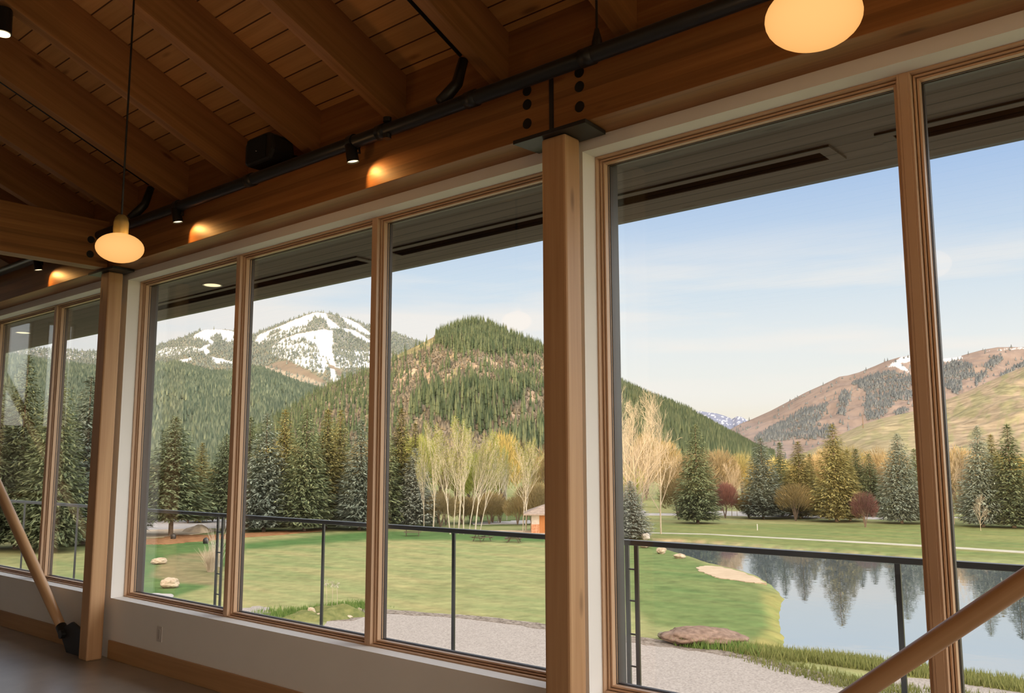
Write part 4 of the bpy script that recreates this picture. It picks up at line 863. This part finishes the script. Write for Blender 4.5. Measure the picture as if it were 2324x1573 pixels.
# bare white shrub by the railing post at left, dry flower stalks, grass tufts
def shrub(px, py, hpx, lab, seed, m, n=130, sp=.5, nm='shrub'):
    c = G(px, py); D = (c - CAMPOS).dot(_fw); h = hpx * D / PF; rr = random.Random(seed); mb = MB()
    for _ in range(n):
        a = rr.random() * 6.28; s_ = rr.random() * sp; d = Vector((math.cos(a) * s_, math.sin(a) * s_, 1)).normalized(); L_ = h * rr.uniform(.5, 1); p = c + Vector((math.cos(a), math.sin(a), 0)) * h * .12 * rr.random()
        bend = Vector((math.cos(a), math.sin(a), -.2)) * L_ * .18 * rr.random(); mb.tube([p, p + d * L_ * .5, p + d * L_ + bend], [h * .006, h * .004, h * .0015], 3, cap=False)
    return tag(mb.build(nm, m), lab, 'shrub')
shrub(478, 1298, 62, 'pale dry ornamental grass left of the thick railing post', 4, M_cotb, 260, .45)
shrub(492, 1286, 95, 'bare whitish shrub leaning at the thick railing post', 9, M_aspb, 60, .35)
def stalks(px, py, hpx, lab, seed):
    c = G(px, py); D = (c - CAMPOS).dot(_fw); h = hpx * D / PF; t = thing('dried_flower', lab, 'plant', c); mb = MB(); hd = MB(); rr = random.Random(seed)
    for dx in (-.28, .0, .3):
        p = c + _r * (dx * h * .6); q = p + Vector((rr.uniform(-.06, .06) * h, 0, h * rr.uniform(.85, 1))); mb.tube([p, p.lerp(q, .6) + _r * .03, q], .012, 5)
        for _ in range(40):
            d = Vector((rr.gauss(0, 1), rr.gauss(0, 1), rr.gauss(0, 1))).normalized() * h * .11; hd.tri(q, q + d + _r * .01, q + d - _r * .01)
    mb.build('stem', M_cotb, t); hd.build('seed_head', M_aspb, t)
stalks(752, 1392, 72, 'three dry seed heads on stalks rising from the grass hummock', 3)
def tufts(name, line, n, hm, m, lab, seed, wob=1.0):
    rr = random.Random(seed); mb = MB()
    pts = [G(x, y) for x, y in line]
    for _ in range(n):
        i = rr.randrange(len(pts) - 1); p = pts[i].lerp(pts[i + 1], rr.random()) + Vector((rr.uniform(-wob, wob), rr.uniform(-wob, wob), 0)); p.z = ZG - .05; h = hm * rr.uniform(.4, 1.2)
        a = rr.random() * 6.28; s_ = Vector((math.cos(a), math.sin(a), 0)) * .035; mb.tri(p - s_, p + s_, p + Vector((rr.uniform(-.4, .4) * h, rr.uniform(-.4, .4) * h, h)))
    return tag(mb.build(name, m), lab, 'grass', kind='stuff')
M_blade = foliage('grass_blades', (.13, .155, .045), (.265, .27, .105), .3); M_bladeg = foliage('grass_blades_green', (.08, .16, .035), (.20, .27, .08), .3)
tufts('shore_grass', [(1690, 1478), (1760, 1490), (1851, 1497), (1923, 1506), (1996, 1517), (2120, 1534), (2200, 1546), (2330, 1564), (2500, 1585)], 9000, .42, M_blade, 'tall grass along the near pond shore', 1, .8)
tufts('yard_grass', [(1700, 1490), (1800, 1520), (1900, 1545), (1960, 1560), (2060, 1572), (2330, 1600)], 2600, .30, M_blade, 'sparse grass at the edge of the gravel yard', 2, .8)
tufts('rock_grass', [(1558, 1466), (1590, 1470), (1660, 1474), (1720, 1488)], 1500, .45, M_bladeg, 'green grass in front of the long reddish boulder', 3, .5)
tufts('hummock_grass', [(620, 1392), (680, 1398), (730, 1388), (790, 1378), (830, 1382)], 3000, .35, M_bladeg, 'grass on the hummock beside the gravel', 4, 1.2)

# ------------------------------------------------------------------ mountains
def interp_poly(pts, n):
    pts = np.array(pts, float); x = np.linspace(pts[0, 0], pts[-1, 0], n); return x, np.interp(x, pts[:, 0], pts[:, 1])
def mountain(name, ridge, D, Df, lab, colfn, nu=260, nv=90, rough=.10, nsc=1.0, zf=-8.0, pw=1.0, seed=0.0, m=None, jag=0.0):
    x, y = interp_poly(ridge, nu); P = np.array([tuple(at_d(a, b, D)) for a, b in zip(x, y)])
    P[:, 2] += np.array([noise.fractal(Vector((a * .03 + seed, seed, 0)), 1, 2, 5) for a in x]) * jag * D / PF
    T = np.concatenate([np.linspace(0, 1, nv), 1 + np.linspace(0, .5, 12)[1:]]); X = np.zeros((nu, len(T))); Y = X.copy(); Z = X.copy()
    for i in range(nu):
        h = P[i, :2] - np.array([0, -PD]); zr = P[i, 2]
        for j, t in enumerate(T):
            s = Df / D + (1 - Df / D) * t
            if t <= 1:
                z = zf + (zr - zf) * t ** pw; xx, yy = h * s + np.array([0, -PD]); k = 4.0 / D * nsc * 2.2
                amp = (zr - zf) * rough * math.sin(math.pi * min(t, 1)) ** .8
                g = noise.ridged_multi_fractal(Vector((xx * k, yy * k, seed)), 1.0, 2.1, 5, 1.0, 2.0) - 1.0
                z += amp * g
            else:
                z = zr - (zr - zf) * (t - 1) * 1.2; xx, yy = h * s + np.array([0, -PD])
            X[i, j], Y[i, j], Z[i, j] = xx, yy, z
    px, py = proj_np(np.stack([X, Y, Z], -1)); C = colfn(px, py, X, Y, Z) * .74
    o = grid_obj(name, X, Y, Z, m or M_rockcol, C); struct(o, lab); return X, Y, Z
M_rockcol = attr_mat('hillside', .98, .02, .05, .48); M_rockfar = attr_mat('far_hillside', .98, .02, .006, .18)
def nmap(px, py, s, seed=0.0):
    o = np.empty(px.shape); f = px.ravel(); g = py.ravel(); o.ravel()[:] = [noise.fractal(Vector((a * s, b * s * 1.3, seed)), 1, 2, 4) for a, b in zip(f, g)]; return o
def paint(C, msk, c, a=1.0): m_ = (msk.astype(float) * a)[..., None]; return C * (1 - m_) + np.array(c) * m_
K = lambda pts: [(340 + x / 4.304, 700 + y / 4.304) for x, y in pts]
SNOW = [K(p) for p in ([(450, 250), (540, 203), (690, 205), (770, 215), (835, 235), (835, 290), (800, 322), (740, 328), (700, 290), (690, 250), (620, 255), (625, 280), (590, 297), (640, 337), (560, 385), (590, 430), (580, 452), (540, 452), (520, 412), (465, 432), (530, 365), (600, 340), (420, 285)],
    [(205, 545), (280, 505), (410, 480), (420, 497), (360, 530), (260, 560)], [(600, 470), (700, 490), (795, 522), (640, 530)],
    [(1020, 330), (1060, 262), (1230, 190), (1480, 85), (1600, 42), (1650, 38), (1720, 48), (1740, 92), (1865, 190), (1850, 210), (1740, 205), (1745, 160), (1690, 95), (1600, 80), (1590, 110), (1520, 180), (1400, 185), (1330, 215), (1230, 205), (1080, 325), (1030, 335)],
    [(1190, 372), (1300, 300), (1440, 250), (1700, 203), (1790, 220), (1785, 270), (1800, 330), (1780, 400), (1800, 480), (1825, 575), (1760, 545), (1720, 480), (1660, 465), (1640, 400), (1600, 330), (1500, 290), (1350, 310)],
    [(1840, 66), (1960, 110), (2035, 150), (2180, 258), (2180, 290), (2060, 225), (1930, 155)], [(1860, 185), (2000, 215), (2180, 330), (2180, 368), (2060, 300), (1900, 220)],
    [(1755, 590), (1800, 590), (1835, 705), (1775, 745)], [(1675, 478), (1720, 478), (1728, 590), (1690, 605)], [(1830, 690), (1870, 670), (1860, 710)], [(2110, 580), (2170, 580), (2165, 605), (2120, 605)])]
SPARSE = [K(p) for p in ([(1190, 380), (1300, 310), (1650, 255), (1660, 470), (1720, 480), (1740, 560), (1690, 640), (1480, 565), (1350, 500), (1200, 470)], [(50, 430), (160, 380), (420, 370), (520, 400), (420, 440), (60, 480)], [(1790, 390), (2180, 420), (2180, 580), (1830, 580)], [(1040, 330), (1500, 120), (1560, 190), (1300, 290), (1060, 350)], [(600, 470), (795, 520), (830, 440), (830, 540), (620, 540)])]
BROWN = [K(p) for p in ([(1140, 565), (1240, 525), (1340, 508), (1450, 560), (1560, 620), (1700, 700), (1720, 740), (1600, 700), (1500, 655), (1400, 640), (1240, 590)], [(540, 660), (640, 590), (710, 580), (690, 650), (640, 690)], [(1730, 500), (1850, 600), (1900, 640), (1860, 670), (1760, 580)])]
GRYSL = K([(1020, 610), (1140, 560), (1400, 630), (1600, 690), (1740, 740), (1640, 830), (1500, 790), (1350, 760), (1200, 690)])
C_snow, C_fl, C_for = np.array([.54, .56, .59]), np.array([.16, .16, .115]), np.array([.085, .115, .085])
def col_ski(px, py, X, Y, Z):
    C = np.broadcast_to(np.array([.19, .185, .15]), px.shape + (3,)).copy(); n1 = nmap(px, py, .12, 1); n2 = nmap(px, py, .5, 2)
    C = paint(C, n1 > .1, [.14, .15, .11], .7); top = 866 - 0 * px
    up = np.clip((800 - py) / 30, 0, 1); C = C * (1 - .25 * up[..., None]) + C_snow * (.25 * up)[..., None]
    C = paint(C, inpoly(px, py, GRYSL), [.33, .29, .24], .8)
    for p in BROWN: C = paint(C, inpoly(px, py, p), [.19, .16, .13], .95)
    for p in SPARSE: C = paint(C, inpoly(px, py, p), C_snow, .85)
    for p in SNOW: C = paint(C, inpoly(px + n2 * 2, py + n2 * 2, p), C_snow)
    C = paint(C, (px < 330) & (py > 790) & (py < 815) & (n1 > -.15), C_snow, .8)
    return C
RIDGE_SKI = [(-150, 800), (0, 790), (60, 787), (120, 793), (200, 797), (270, 800), (340, 789), (365, 781), (400, 771), (430, 760), (450, 751), (470, 747.5), (500, 747), (520, 748), (540, 752), (560, 758), (576, 760), (590, 752), (620, 741), (650, 730), (680, 719), (700, 712), (715, 708), (728, 708), (745, 711), (770, 716), (800, 725), (830, 737), (860, 746), (900, 757), (930, 768), (960, 777), (1010, 790), (1100, 830), (1200, 870)]
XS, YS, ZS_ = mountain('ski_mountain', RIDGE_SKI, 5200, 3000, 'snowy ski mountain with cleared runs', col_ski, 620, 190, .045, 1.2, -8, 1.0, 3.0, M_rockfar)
def col_forest(px, py, X, Y, Z):
    C = np.broadcast_to(np.array([.11, .13, .085]), px.shape + (3,)).copy(); n1 = nmap(px, py, .06, 4); C = paint(C, n1 > .25, [.22, .20, .12], .8); return C
RIDGE_FOR = [(-200, 810), (0, 806), (110, 822), (215, 838), (300, 834), (350, 829), (400, 826), (440, 838), (480, 848), (520, 846), (560, 836), (600, 842), (650, 862), (700, 880), (750, 897), (800, 915), (860, 945), (920, 985)]
XF, YF, ZF = mountain('forest_mountain', RIDGE_FOR, 2600, 900, 'dark forested mountain slope at left', col_forest, 260, 90, .09, 1.6, -8, 1.0, 9.0)
K2 = lambda pts: [(860 + x / 2.622, 650 + y / 2.622) for x, y in pts]
ROCK = [K2(p) for p in ([(480, 440), (540, 420), (590, 450), (600, 520), (640, 440), (760, 430), (920, 450), (910, 500), (800, 560), (720, 540), (640, 570), (560, 540), (480, 520)], [(75, 520), (160, 500), (240, 470), (330, 490), (300, 530), (180, 560), (80, 560)], [(820, 700), (900, 600), (980, 560), (990, 620), (880, 690), (800, 800), (720, 870), (780, 800)])]
GRASSY = [K2(p) for p in ([(80, 440), (130, 390), (330, 300), (330, 350), (230, 390), (150, 430)], [(360, 660), (400, 560), (460, 480), (470, 540), (410, 570), (460, 590), (400, 680), (320, 730), (290, 740)])]
FORP = [K2(p) for p in ([(170, 780), (200, 690), (270, 640), (370, 610), (370, 660), (280, 750), (190, 820)], [(420, 660), (520, 600), (620, 560), (720, 560), (820, 560), (930, 530), (960, 560), (870, 640), (800, 740), (720, 860), (660, 900), (560, 880), (440, 860), (300, 770), (330, 720)], [(340, 290), (430, 250), (560, 215), (640, 235), (800, 310), (970, 370), (990, 420), (820, 400), (720, 420), (640, 420), (560, 390), (470, 400), (380, 370), (330, 350)], [(700, 960), (860, 850), (980, 800), (1000, 1000), (800, 1000)])]
def col_hill(px, py, X, Y, Z):
    C = np.broadcast_to(np.array([.225, .185, .145]), px.shape + (3,)).copy(); n1 = nmap(px, py, .05, 6); n2 = nmap(px, py, .18, 7)
    C = paint(C, n1 > .05, [.19, .165, .12], .8); C = paint(C, n1 < -.25, [.30, .24, .14], .7)
    for p in ROCK: C = paint(C, inpoly(px + 6 * n2, py + 6 * n1, p), [.36, .27, .19], .9)
    for p in GRASSY: C = paint(C, inpoly(px + 4 * n2, py, p), [.255, .225, .12], .95)
    for p in FORP: C = paint(C, inpoly(px, py, p), [.10, .12, .065], .7)
    C = paint(C, (px > 1300), [.11, .13, .075], .85); return C
RIDGE_HILL = [(560, 990), (620, 955), (660, 932), (700, 905), (740, 883), (790, 860), (850, 836), (890, 812), (930, 792), (960, 778), (985, 764), (1010, 753), (1040, 742), (1065, 735), (1090, 735), (1110, 741), (1150, 756), (1200, 778), (1233, 795), (1300, 824), (1385, 866), (1430, 888), (1480, 911), (1520, 925), (1560, 942), (1600, 965), (1640, 988), (1685, 1012), (1720, 1032), (1760, 1050)]
XH, YH, ZH_ = mountain('rocky_hill', RIDGE_HILL, 1350, 420, 'brushy rock banded hill in the middle', col_hill, 520, 150, .085, 1.4, -8, 1.0, 15.0)
def col_haze_blue(px, py, X, Y, Z):
    C = np.broadcast_to(np.array([.20, .22, .30]), px.shape + (3,)).copy(); n2 = nmap(px, py, .25, 3); C = paint(C, (n2 > .32) & (py < 965), [.75, .76, .8], .8); return C  # aerial haze put into the rock colour as a blue tint
mountain('haze_blue_mountain', [(1480, 965), (1530, 948), (1556, 938), (1575, 936), (1588, 932.5), (1600, 935), (1625, 938), (1645, 944), (1662, 951), (1672, 945), (1682, 946), (1700, 956), (1760, 975), (1900, 1000)], 9500, 6000, 'distant mountain in the valley gap, tinted blue for haze', col_haze_blue, 160, 40, .05, 1.5, -8, 1.0, 21.0, M_rockfar)
K3 = lambda pts: [(1800 + x / 2.622, 700 + y / 2.622) for x, y in pts]
RFOR = [K3(p) for p in ([(350, 450), (460, 400), (560, 380), (720, 400), (740, 540), (600, 560), (580, 600), (520, 660), (450, 680), (420, 620), (440, 500)], [(260, 580), (290, 500), (350, 500), (330, 560), (310, 640), (270, 630)], [(0, 640), (70, 600), (210, 570), (180, 640), (130, 690), (250, 700), (220, 780), (0, 780), (-180, 800), (-230, 770), (-100, 700)], [(870, 350), (960, 320), (1060, 330), (1100, 400), (1000, 430), (1010, 500), (960, 520), (880, 440)], [(1080, 420), (1180, 300), (1240, 270), (1250, 310), (1160, 380), (1090, 470)], [(600, 620), (700, 590), (660, 640), (600, 650)], [(1230, 400), (1374, 320), (1374, 350), (1240, 410)])]
RSNOW = [K3(p) for p in ([(560, 350), (640, 290), (720, 278), (720, 310), (640, 330), (690, 370), (680, 380), (600, 345)], [(860, 290), (1000, 280), (1010, 300), (900, 320)], [(1090, 260), (1374, 232), (1374, 240), (1200, 250)])]
def col_right(px, py, X, Y, Z):
    C = np.broadcast_to(np.array([.245, .195, .17]), px.shape + (3,)).copy(); n1 = nmap(px, py, .05, 8); n2 = nmap(px, py, .3, 9)
    C = paint(C, n1 > .2, [.215, .17, .15], .8); C = paint(C, (py > 960) & (px < 1800), [.24, .20, .19], .6)
    for p in RFOR: C = paint(C, inpoly(px + 5 * n2, py + 5 * n2, p), [.17, .155, .15], .6)
    for p in RSNOW: C = paint(C, inpoly(px + 3 * n2, py + 3 * n2, p), C_snow, .9)
    return C
RIDGE_R = [(1560, 1015), (1620, 995), (1680, 962), (1710, 950), (1750, 932), (1790, 911), (1830, 890), (1870, 872), (1905, 855), (1925, 852), (1950, 845), (1985, 831), (2010, 820), (2040, 811), (2075, 805), (2110, 810), (2140, 814), (2170, 811), (2200, 802), (2230, 794), (2265, 788), (2324, 788), (2400, 782), (2520, 800)]
XR_, YR_, ZR_ = mountain('pink_mountain', RIDGE_R, 3900, 2300, 'wide bare brown mountain at right with forest patches', col_right, 420, 130, .07, 1.5, -8, 1.0, 27.0, M_rockfar)
def col_grass(px, py, X, Y, Z):
    C = np.broadcast_to(np.array([.31, .265, .165]), px.shape + (3,)).copy(); n1 = nmap(px, py, .03, 11)
    C = paint(C, n1 > .1, [.275, .255, .14], .8); C = paint(C, (px > 2150) & (n1 < 0), [.33, .26, .18], .8); return C
mountain('grass_hill', [(1780, 1045), (1830, 1025), (1870, 1007), (1910, 985), (1960, 963), (2000, 950), (2040, 941), (2080, 932), (2120, 915), (2160, 903), (2200, 886), (2240, 868), (2280, 850), (2324, 832), (2400, 800), (2520, 770)], 1900, 700, 'smooth tan green grass hill at far right', col_grass, 200, 80, .07, 1.3, -8, 1.0, 33.0)
# unseen hill added behind the lodge to keep the evening sun off the lawn
hx_ = np.linspace(-700, 900, 60); hy_ = np.linspace(-420, -300, 12); HX, HY = np.meshgrid(hx_, hy_, indexing='ij')
HZ = -6.5 + 40.0 * np.sin(np.pi * (HY + 420) / 120).clip(0, 1) + 2 * np.sin(HX * .03)
struct(grid_obj('sun_block_hill', HX, HY, HZ, M_turfm), 'added low hill, out of view behind the lodge, blocking the evening sun')

# conifer cover on the slopes: far too many to count
M_conif = attr_mat('conifer_cover', .98, .02, .02, .1)
def forest(name, lab, X, Y, Z, N_, densfn, hm, wm, c1, c2, seed, tiers=1, tmax=1.0, nt_=90):
    r = np.random.default_rng(seed); nu = X.shape[0]; u = r.random(N_) * (nu - 1.001); v = r.random(N_) ** .8 * tmax * (nt_ - 1.001)
    i, j = u.astype(int), v.astype(int); f, g = u - i, v - j
    def bl(A): return A[i, j] * (1 - f) * (1 - g) + A[i + 1, j] * f * (1 - g) + A[i, j + 1] * (1 - f) * g + A[i + 1, j + 1] * f * g
    P = np.stack([bl(X), bl(Y), bl(Z)], -1); px, py = proj_np(P); d = densfn(px, py); k = r.random(N_) < d; P = P[k]; n = len(P)
    h = hm * r.uniform(.45, 1.3, n); w = wm * r.uniform(.75, 1.25, n); S_ = 5; th = np.linspace(0, 2 * np.pi, S_, endpoint=False); V, Fc, Cc, base = [], [], [], 0
    col = np.array(c1) + (np.array(c2) - np.array(c1)) * r.random((n, 1))
    for t in range(tiers):
        z0, z1, ws = ((0, 1, 1),) [0] if tiers == 1 else ((-.02, .55, 1.0), (.28, .8, .72), (.55, 1.0, .45))[t]
        rot = r.random(n)[:, None] * 6; ring = np.stack([P[:, None, 0] + (w * ws)[:, None] * .5 * np.cos(th + rot) * r.uniform(.7, 1.2, (n, S_)), P[:, None, 1] + (w * ws)[:, None] * .5 * np.sin(th + rot) * r.uniform(.7, 1.2, (n, S_)), P[:, None, 2] + (h * z0)[:, None] + np.zeros((n, S_))], -1)
        tip = np.stack([P[:, 0], P[:, 1], P[:, 2] + h * z1], -1)[:, None]; vv = np.concatenate([ring, tip], 1).reshape(-1, 3); V.append(vv); b0 = base + np.arange(n)[:, None, None] * (S_ + 1)
        fa = np.stack([np.arange(S_), (np.arange(S_) + 1) % S_, np.full(S_, S_)], -1)[None]; Fc.append((b0 + fa).reshape(-1, 3)); base += len(vv); Cc.append(np.repeat(col, S_ + 1, 0))
    V = np.concatenate(V); Fc = np.concatenate(Fc); Cc = np.concatenate(Cc); me = bpy.data.meshes.new(name)
    me.vertices.add(len(V)); me.vertices.foreach_set('co', V.ravel().astype(np.float32)); me.loops.add(Fc.size); me.loops.foreach_set('vertex_index', Fc.ravel().astype(np.int32)); me.polygons.add(len(Fc))
    me.polygons.foreach_set('loop_start', np.arange(0, Fc.size, 3, dtype=np.int32)); me.polygons.foreach_set('loop_total', np.full(len(Fc), 3, np.int32)); me.update(calc_edges=True)
    ca = me.color_attributes.new('Col', 'FLOAT_COLOR', 'POINT'); c4 = np.ones((len(V), 4), np.float32); c4[:, :3] = Cc * .78; ca.data.foreach_set('color', c4.ravel()); me.materials.append(M_conif)
    o = bpy.data.objects.new(name, me); COL.objects.link(o); return tag(o, lab, 'forest', kind='stuff')
def d_ski(px, py):
    d = np.where(py < 868, .55, .75)
    for p in SPARSE: d = np.where(inpoly(px, py, p), .30, d)
    for p in BROWN: d = np.where(inpoly(px, py, p), .01, d)
    d = np.where(inpoly(px, py, GRYSL), .14, d)
    for p in SNOW: d = np.where(inpoly(px, py, p), .004, d)
    tr = K([(1790, 220), (1900, 240), (2130, 360), (2160, 440), (2080, 560), (1830, 570), (1790, 400)]); d = np.where(inpoly(px, py, tr), .62, d)
    return np.where(py > 940, 0, d)
forest('ski_mountain_forest', 'dark conifers between the ski runs', XS, YS, ZS_, 60000, d_ski, 17, 9, (.12, .145, .13), (.20, .22, .19), 1, 1, 1.0, 190)
forest('mountain_forest', 'dense conifer forest covering the left slope', XF, YF, ZF, 72000, lambda px, py: np.where(py > 1080, 0, np.where(nmap(px, py, .02, 4) > .30, .25, .9)), 14, 6.4, (.075, .105, .075), (.17, .20, .135), 2, 1, 1.0)
def d_hill(px, py):
    d = np.full(px.shape, .035)
    for p in ROCK: d = np.where(inpoly(px, py, p), .05, d)
    for p in GRASSY: d = np.where(inpoly(px, py, p), .01, d)
    for p in FORP: d = np.where(inpoly(px, py, p), .44, d)
    d = np.where((px < 890) & (py > 850), .08, d); d = np.where(px > 1300, .85, d); return np.where(py > 1085, 0, d)
forest('hill_forest', 'conifers on the rocky hill', XH, YH, ZH_, 62000, d_hill, 14, 3.5, (.050, .072, .040), (.115, .135, .075), 3, 3, 1.0, 150)
forest('hill_brush', 'bare grey brush on the rocky hill', XH, YH, ZH_, 70000, lambda px, py: np.where((px < 1260) & (py < 1050), .55 * (d_hill(px, py) > .02) * (nmap(px, py, .05, 6) > -.22), 0), 4.2, 3.2, (.105, .09, .065), (.215, .18, .13), 5, 1, 1.0, 150)
def d_right(px, py):
    d = np.full(px.shape, .012)
    for p in RFOR: d = np.where(inpoly(px, py, p), .6, d)
    return d
forest('right_mountain_forest', 'blue green conifer patches on the brown mountain', XR_, YR_, ZR_, 40000, d_right, 15, 8, (.09, .105, .115), (.155, .17, .18), 4, 1, 1.0, 130)

# lone dead snag on the grass hill, lawn markers and low lamps
bpy.context.view_layer.update()
_d = ray(1959, 972).normalized(); _h = S.ray_cast(bpy.context.evaluated_depsgraph_get(), CAMPOS + _d * 320, _d)
if _h[0]:
    p = _h[1]; D_ = (p - CAMPOS).dot(_fw); hh = 30 * D_ / PF
    tag(MB().tube([p - Vector((0, 0, .5)), p + Vector((0, 0, hh))], [hh * .045, hh * .02], 6).build('dead_snag', M_bark), 'lone dark dead trunk standing on the grassy hillside above the spruces', 'dead tree')
def low_lamp(px, py, lab):
    c = G(px, py); tag(MB().lathe([(.26, 0), (.30, .25), (.27, .45), (.14, .58), (.001, .62)], c, 16).build('garden_lamp', M_black, smooth=True), lab, 'garden lamp')
low_lamp(393, 1224, 'low black garden lamp at the mulch edge right of the bare spruce trunk')
low_lamp(467, 1234, 'low black garden lamp beside the whitish shrub')
c = G(1719, 1204); tag(MB().tube([c, c + Vector((0, 0, .75))], .05, 6).build('marker_stake', M_plate), 'small white stake on the lawn across the pond', 'marker')
